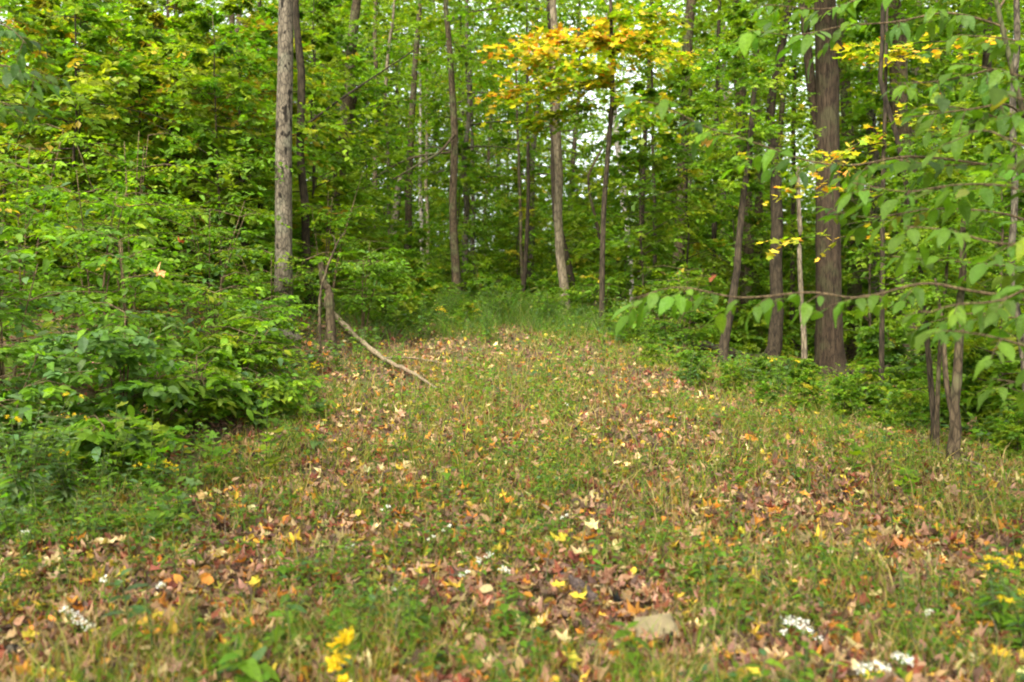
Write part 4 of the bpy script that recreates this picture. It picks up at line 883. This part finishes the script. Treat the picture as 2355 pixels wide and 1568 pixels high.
goldenrod("yellow flower heads at the front of the left thicket, by the clearing edge", ground_hit(722, 880), .25, 5, (0, 0), 1, .07, .12, 6)
goldenrod("feathery green stems at the right edge of the clearing, left of the crooked tree", gp(*ground_hit(1585, 900)[:2]), .55, 8, (0, 0), 0, .09, .3, 16)
goldenrod("feathery green stems below the crooked tree, right of a similar clump", gp(*ground_hit(1700, 905)[:2]), .6, 9, (0, 0), 0, .09, .3, 16)
goldenrod("tall feathery weed at the crest, left of the dark middle stem", gp(-.4, 19.5), .9, 10, (0, 0), 0, .13, .4, 20)
goldenrod("grey green feathery weed at the crest under the tall slim brown trunk", gp(-1.3, 19.8), .8, 10, (0, 0), .1, .13, .45, 18)
goldenrod("dense feathery weed at the crest beside the pale tan trunk's foot", gp(.7, 19.6), .7, 10, (0, 0), 0, .13, .4, 18)
goldenrod("feathery green stems left of the thin pale sapling stem", gp(*ground_hit(1790, 915)[:2]), .5, 8, (0, 0), .1, .09, .3, 16)
goldenrod("pale feathery weed rising in the middle of the clearing's far end", gp(*ground_hit(1120, 790)[:2]), .8, 9, (0, 0), 0, .11, .35, 18)
# yellow snapdragon-like spike at the bottom
b = gp(at(772, 1500, 3.75)[0], 3.75); spots = [(800, 1458, 30), (790, 1472, 30), (772, 1482, 20), (765, 1522, 26), (785, 1512, 24), (768, 1532, 22), (790, 1562, 24)]
o = herb("yellow_flower", "bright yellow flower spike at the bottom edge, left of the middle", b, [at(795, 1452, 3.75) - b], [LANCE_ME], .09, 9, [(BG, 2), (MG, 3)], "wildflower",
         [(at(u, v, 3.75) - b, w * K * 3.75 / 2, 34, YF, .022, .8) for u, v, w in spots])
# lance-leaved and broad-leaved seedlings
def seedling(label, u, v, h, n, leaf, items, me=None, ns=1, group=None, name="seedling"):
    b = ground_hit(u, v)
    return herb(name, label, b, [[rng.normal() * .03 + .08 * s, rng.normal() * .03, h * rng.uniform(.8, 1.1)] for s in range(ns)], me or [LANCE_ME], leaf, n, items, "plant", (), group)
GRN = [(MG, 3), (LG, 4), (BG, 1)]
seedling("tall lance leaved plant standing alone at the lower left", 300, 1500, .34, 12, .14, [(BG, 3), (LG, 2)], [Geo().add(*ovate(4, .17, .06, .3)).mesh("leaf", M_LEAFO)])
seedling("bright green plant with upward pointing leaves below the left thicket", 245, 1240, .14, 8, .12, GRN, [Geo().add(*ovate(4, .2, .06, .25)).mesh("leaf", M_LEAFO)], 2)
seedling("broad leaved plant cut by the bottom edge, left of the yellow flower spike", 560, 1590, .16, 8, .17, GRN, BIGLEAF_ME, 2)
seedling("green seedling with a long leaf above the rotten stick", 1390, 1335, .08, 7, .11, GRN, BIGLEAF_ME[:2], 1)
seedling("heart leaved plant at the lower left of the clearing", 120, 1275, .12, 8, .08, GRN, BIGLEAF_ME, 2)
for (u, v, Y, n, lf, lab) in [(262, 925, 7.6, 9, .15, "yellow green maple seedling in the front of the left thicket"), (345, 945, 7.5, 9, .14, "bright maple seedling right of the yellow green one in the left thicket"),
                    (610, 905, 8.3, 8, .15, "maple seedling with wide light leaves at the right end of the left thicket"), (485, 1000, 7.9, 7, .15, "flat wide leaved seedling on the ground before the left thicket"),
                    (2075, 1075, 7.6, 5, .15, "maple seedling with two big leaves at the right side of the clearing"), (1960, 1000, 8.4, 6, .14, "maple seedling left of the one with two big leaves")]:
    p = at(u, v, Y); b = gp(p[0], Y); h = max(.15, p[2] - b[2])
    herb("maple_seedling", lab, b, [[.02, 0, h], [.12, .03, h * .75]], MAPLE_ME, lf, n, [(LG, 4), (YG, 2), (MG, 2)])
for k in range(36):
    p = ground_hit(rng.uniform(-20, 470), rng.uniform(1120, 1270)); y = p[1]
    herb("low_plant", "leafy low plant spilling from the left thicket into the left foreground", gp(p[0], y), [[rng.normal() * .1, rng.normal() * .1, rng.uniform(.10, .34)] for _ in range(3)], [BIGLEAF_ME, [LANCE_ME], MAPLE_ME][k % 3], rng.uniform(.07, .12), int(rng.integers(6, 11)), [(MG, 2), (LG, 4), ((.10, .17, .05), 3), (YG, .6)], "plant", (), "low plants of the left foreground")
# low broad leaved plants trailing out of the thickets
cnt = 0
while cnt < 110:
    y = 6.3 * (21 / 6.3) ** rng.random(); left = cnt % 2
    xl = np.interp(y, [6.5, 7.5, 8.5, 12, 16, 19, 21.5], [-4.2, -3.1, -2.7, -2.7, -2.4, -1.3, -.6]); xr = np.interp(y, [0, 8, 10, 13, 17, 20, 21.5], [9, 7, 5.4, 4.2, 2.7, 1.2, .6])
    x = xl + abs(rng.normal()) * .35 - .1 if left else xr - abs(rng.normal()) * .6 + .2
    if abs(x) > half_width(y) * 1.1: continue
    w = "foot of the left thicket" if left else "clearing's right edge"
    herb("low_plant", "low broad leaved plant at the " + w, gp(x, y), [[rng.normal() * .1, rng.normal() * .1, rng.uniform(.12, .42)] for _ in range(3)], [BIGLEAF_ME, BIGLEAF_ME, MAPLE_ME, [LANCE_ME]][int(rng.integers(4))], rng.uniform(.07, .12), int(rng.integers(6, 10)),
         [(MG, 3), (LG, 3), ((.085, .15, .045), 3), (YG, .6)], "plant", (), "low plants at the " + w); cnt += 1
SG = "small leafy weeds"
def side3(x, y):
    return ("left" if x / y < -.17 else "right" if x / y > .17 else "middle") + (" foreground of the clearing" if y < 6 else " of the clearing farther up")
cnt = 0
while cnt < 150:
    y = 3.8 * (11 / 3.8) ** rng.random(); x = rng.uniform(-1, 1) * half_width(y)
    if not bool(clearing(x, y)) or float(green(x, y)) < rng.uniform(.3, .6): continue
    herb("small_weed", "small leafy green weed in the grass, " + side3(x, y), gp(x, y), [[rng.normal() * .03, rng.normal() * .03, rng.uniform(.07, .26)]], [LANCE_ME] if rng.random() < .5 else BIGLEAF_ME, rng.uniform(.05, .10), int(rng.integers(6, 11)), GRN, "weed", (), SG + ", " + side3(x, y)); cnt += 1
for k in range(60):
    y = rng.uniform(15.5, 21.5); x = rng.uniform(-2.6, 2.4)
    if rng.random() < 1.1 - abs(x) * .5 and y < 18.5: continue
    herb("crest_weed", "tall mixed weed crowding the narrow far end of the clearing", gp(x, y), [[rng.normal() * .15, rng.normal() * .15, rng.uniform(.3, .8)] for _ in range(3)], [[LANCE_ME], BIGLEAF_ME, [LANCE_ME], MAPLE_ME][int(rng.integers(4))], rng.uniform(.09, .14), int(rng.integers(9, 15)), [(MG, 3), (LG, 3), ((.085, .15, .045), 2), ((.2, .19, .05), .7)], "weed", (), "weeds at the far end of the clearing")
cnt = 0
while cnt < 130:
    y = 4.2 * (18 / 4.2) ** rng.random(); x = rng.uniform(-1, 1) * half_width(y)
    if not bool(clearing(x, y)) or float(green(x, y)) < rng.uniform(.25, .55): continue
    herb("upright_weed", "slim upright weed with narrow leaves, " + side3(x, y), gp(x, y), [[rng.normal() * .05, rng.normal() * .05, rng.uniform(.16, .36)] for _ in range(int(rng.integers(1, 4)))], [LANCE_ME], rng.uniform(.06, .09), int(rng.integers(8, 13)), [(MG, 3), (LG, 4), ((.2, .19, .05), 1)], "weed", (), "upright weeds, " + side3(x, y)); cnt += 1
# dry straw stalks
cnt = 0
for k in range(46):
    y = 3.9 * (9 / 3.9) ** rng.random(); x = rng.uniform(-1, 1) * half_width(y)
    if not bool(clearing(x, y)): continue
    h = rng.uniform(.12, .32); a = rng.uniform(0, 6.28); l = rng.uniform(.1, .8) * h
    q = spline([[0, 0, -.02], [l * .3 * math.cos(a), l * .3 * math.sin(a), h * .6], [l * math.cos(a), l * math.sin(a), h * .9]], 7)
    o = Geo().add(*tube(q, np.linspace(.0035, .0015, 7), 5)).build("dry_stalk", B_DEAD, None, True); o.location = gp(x, y)
    tag(o, "thin dry straw coloured stalk, " + side3(x, y), "stalk", "dry stalks, " + side3(x, y))
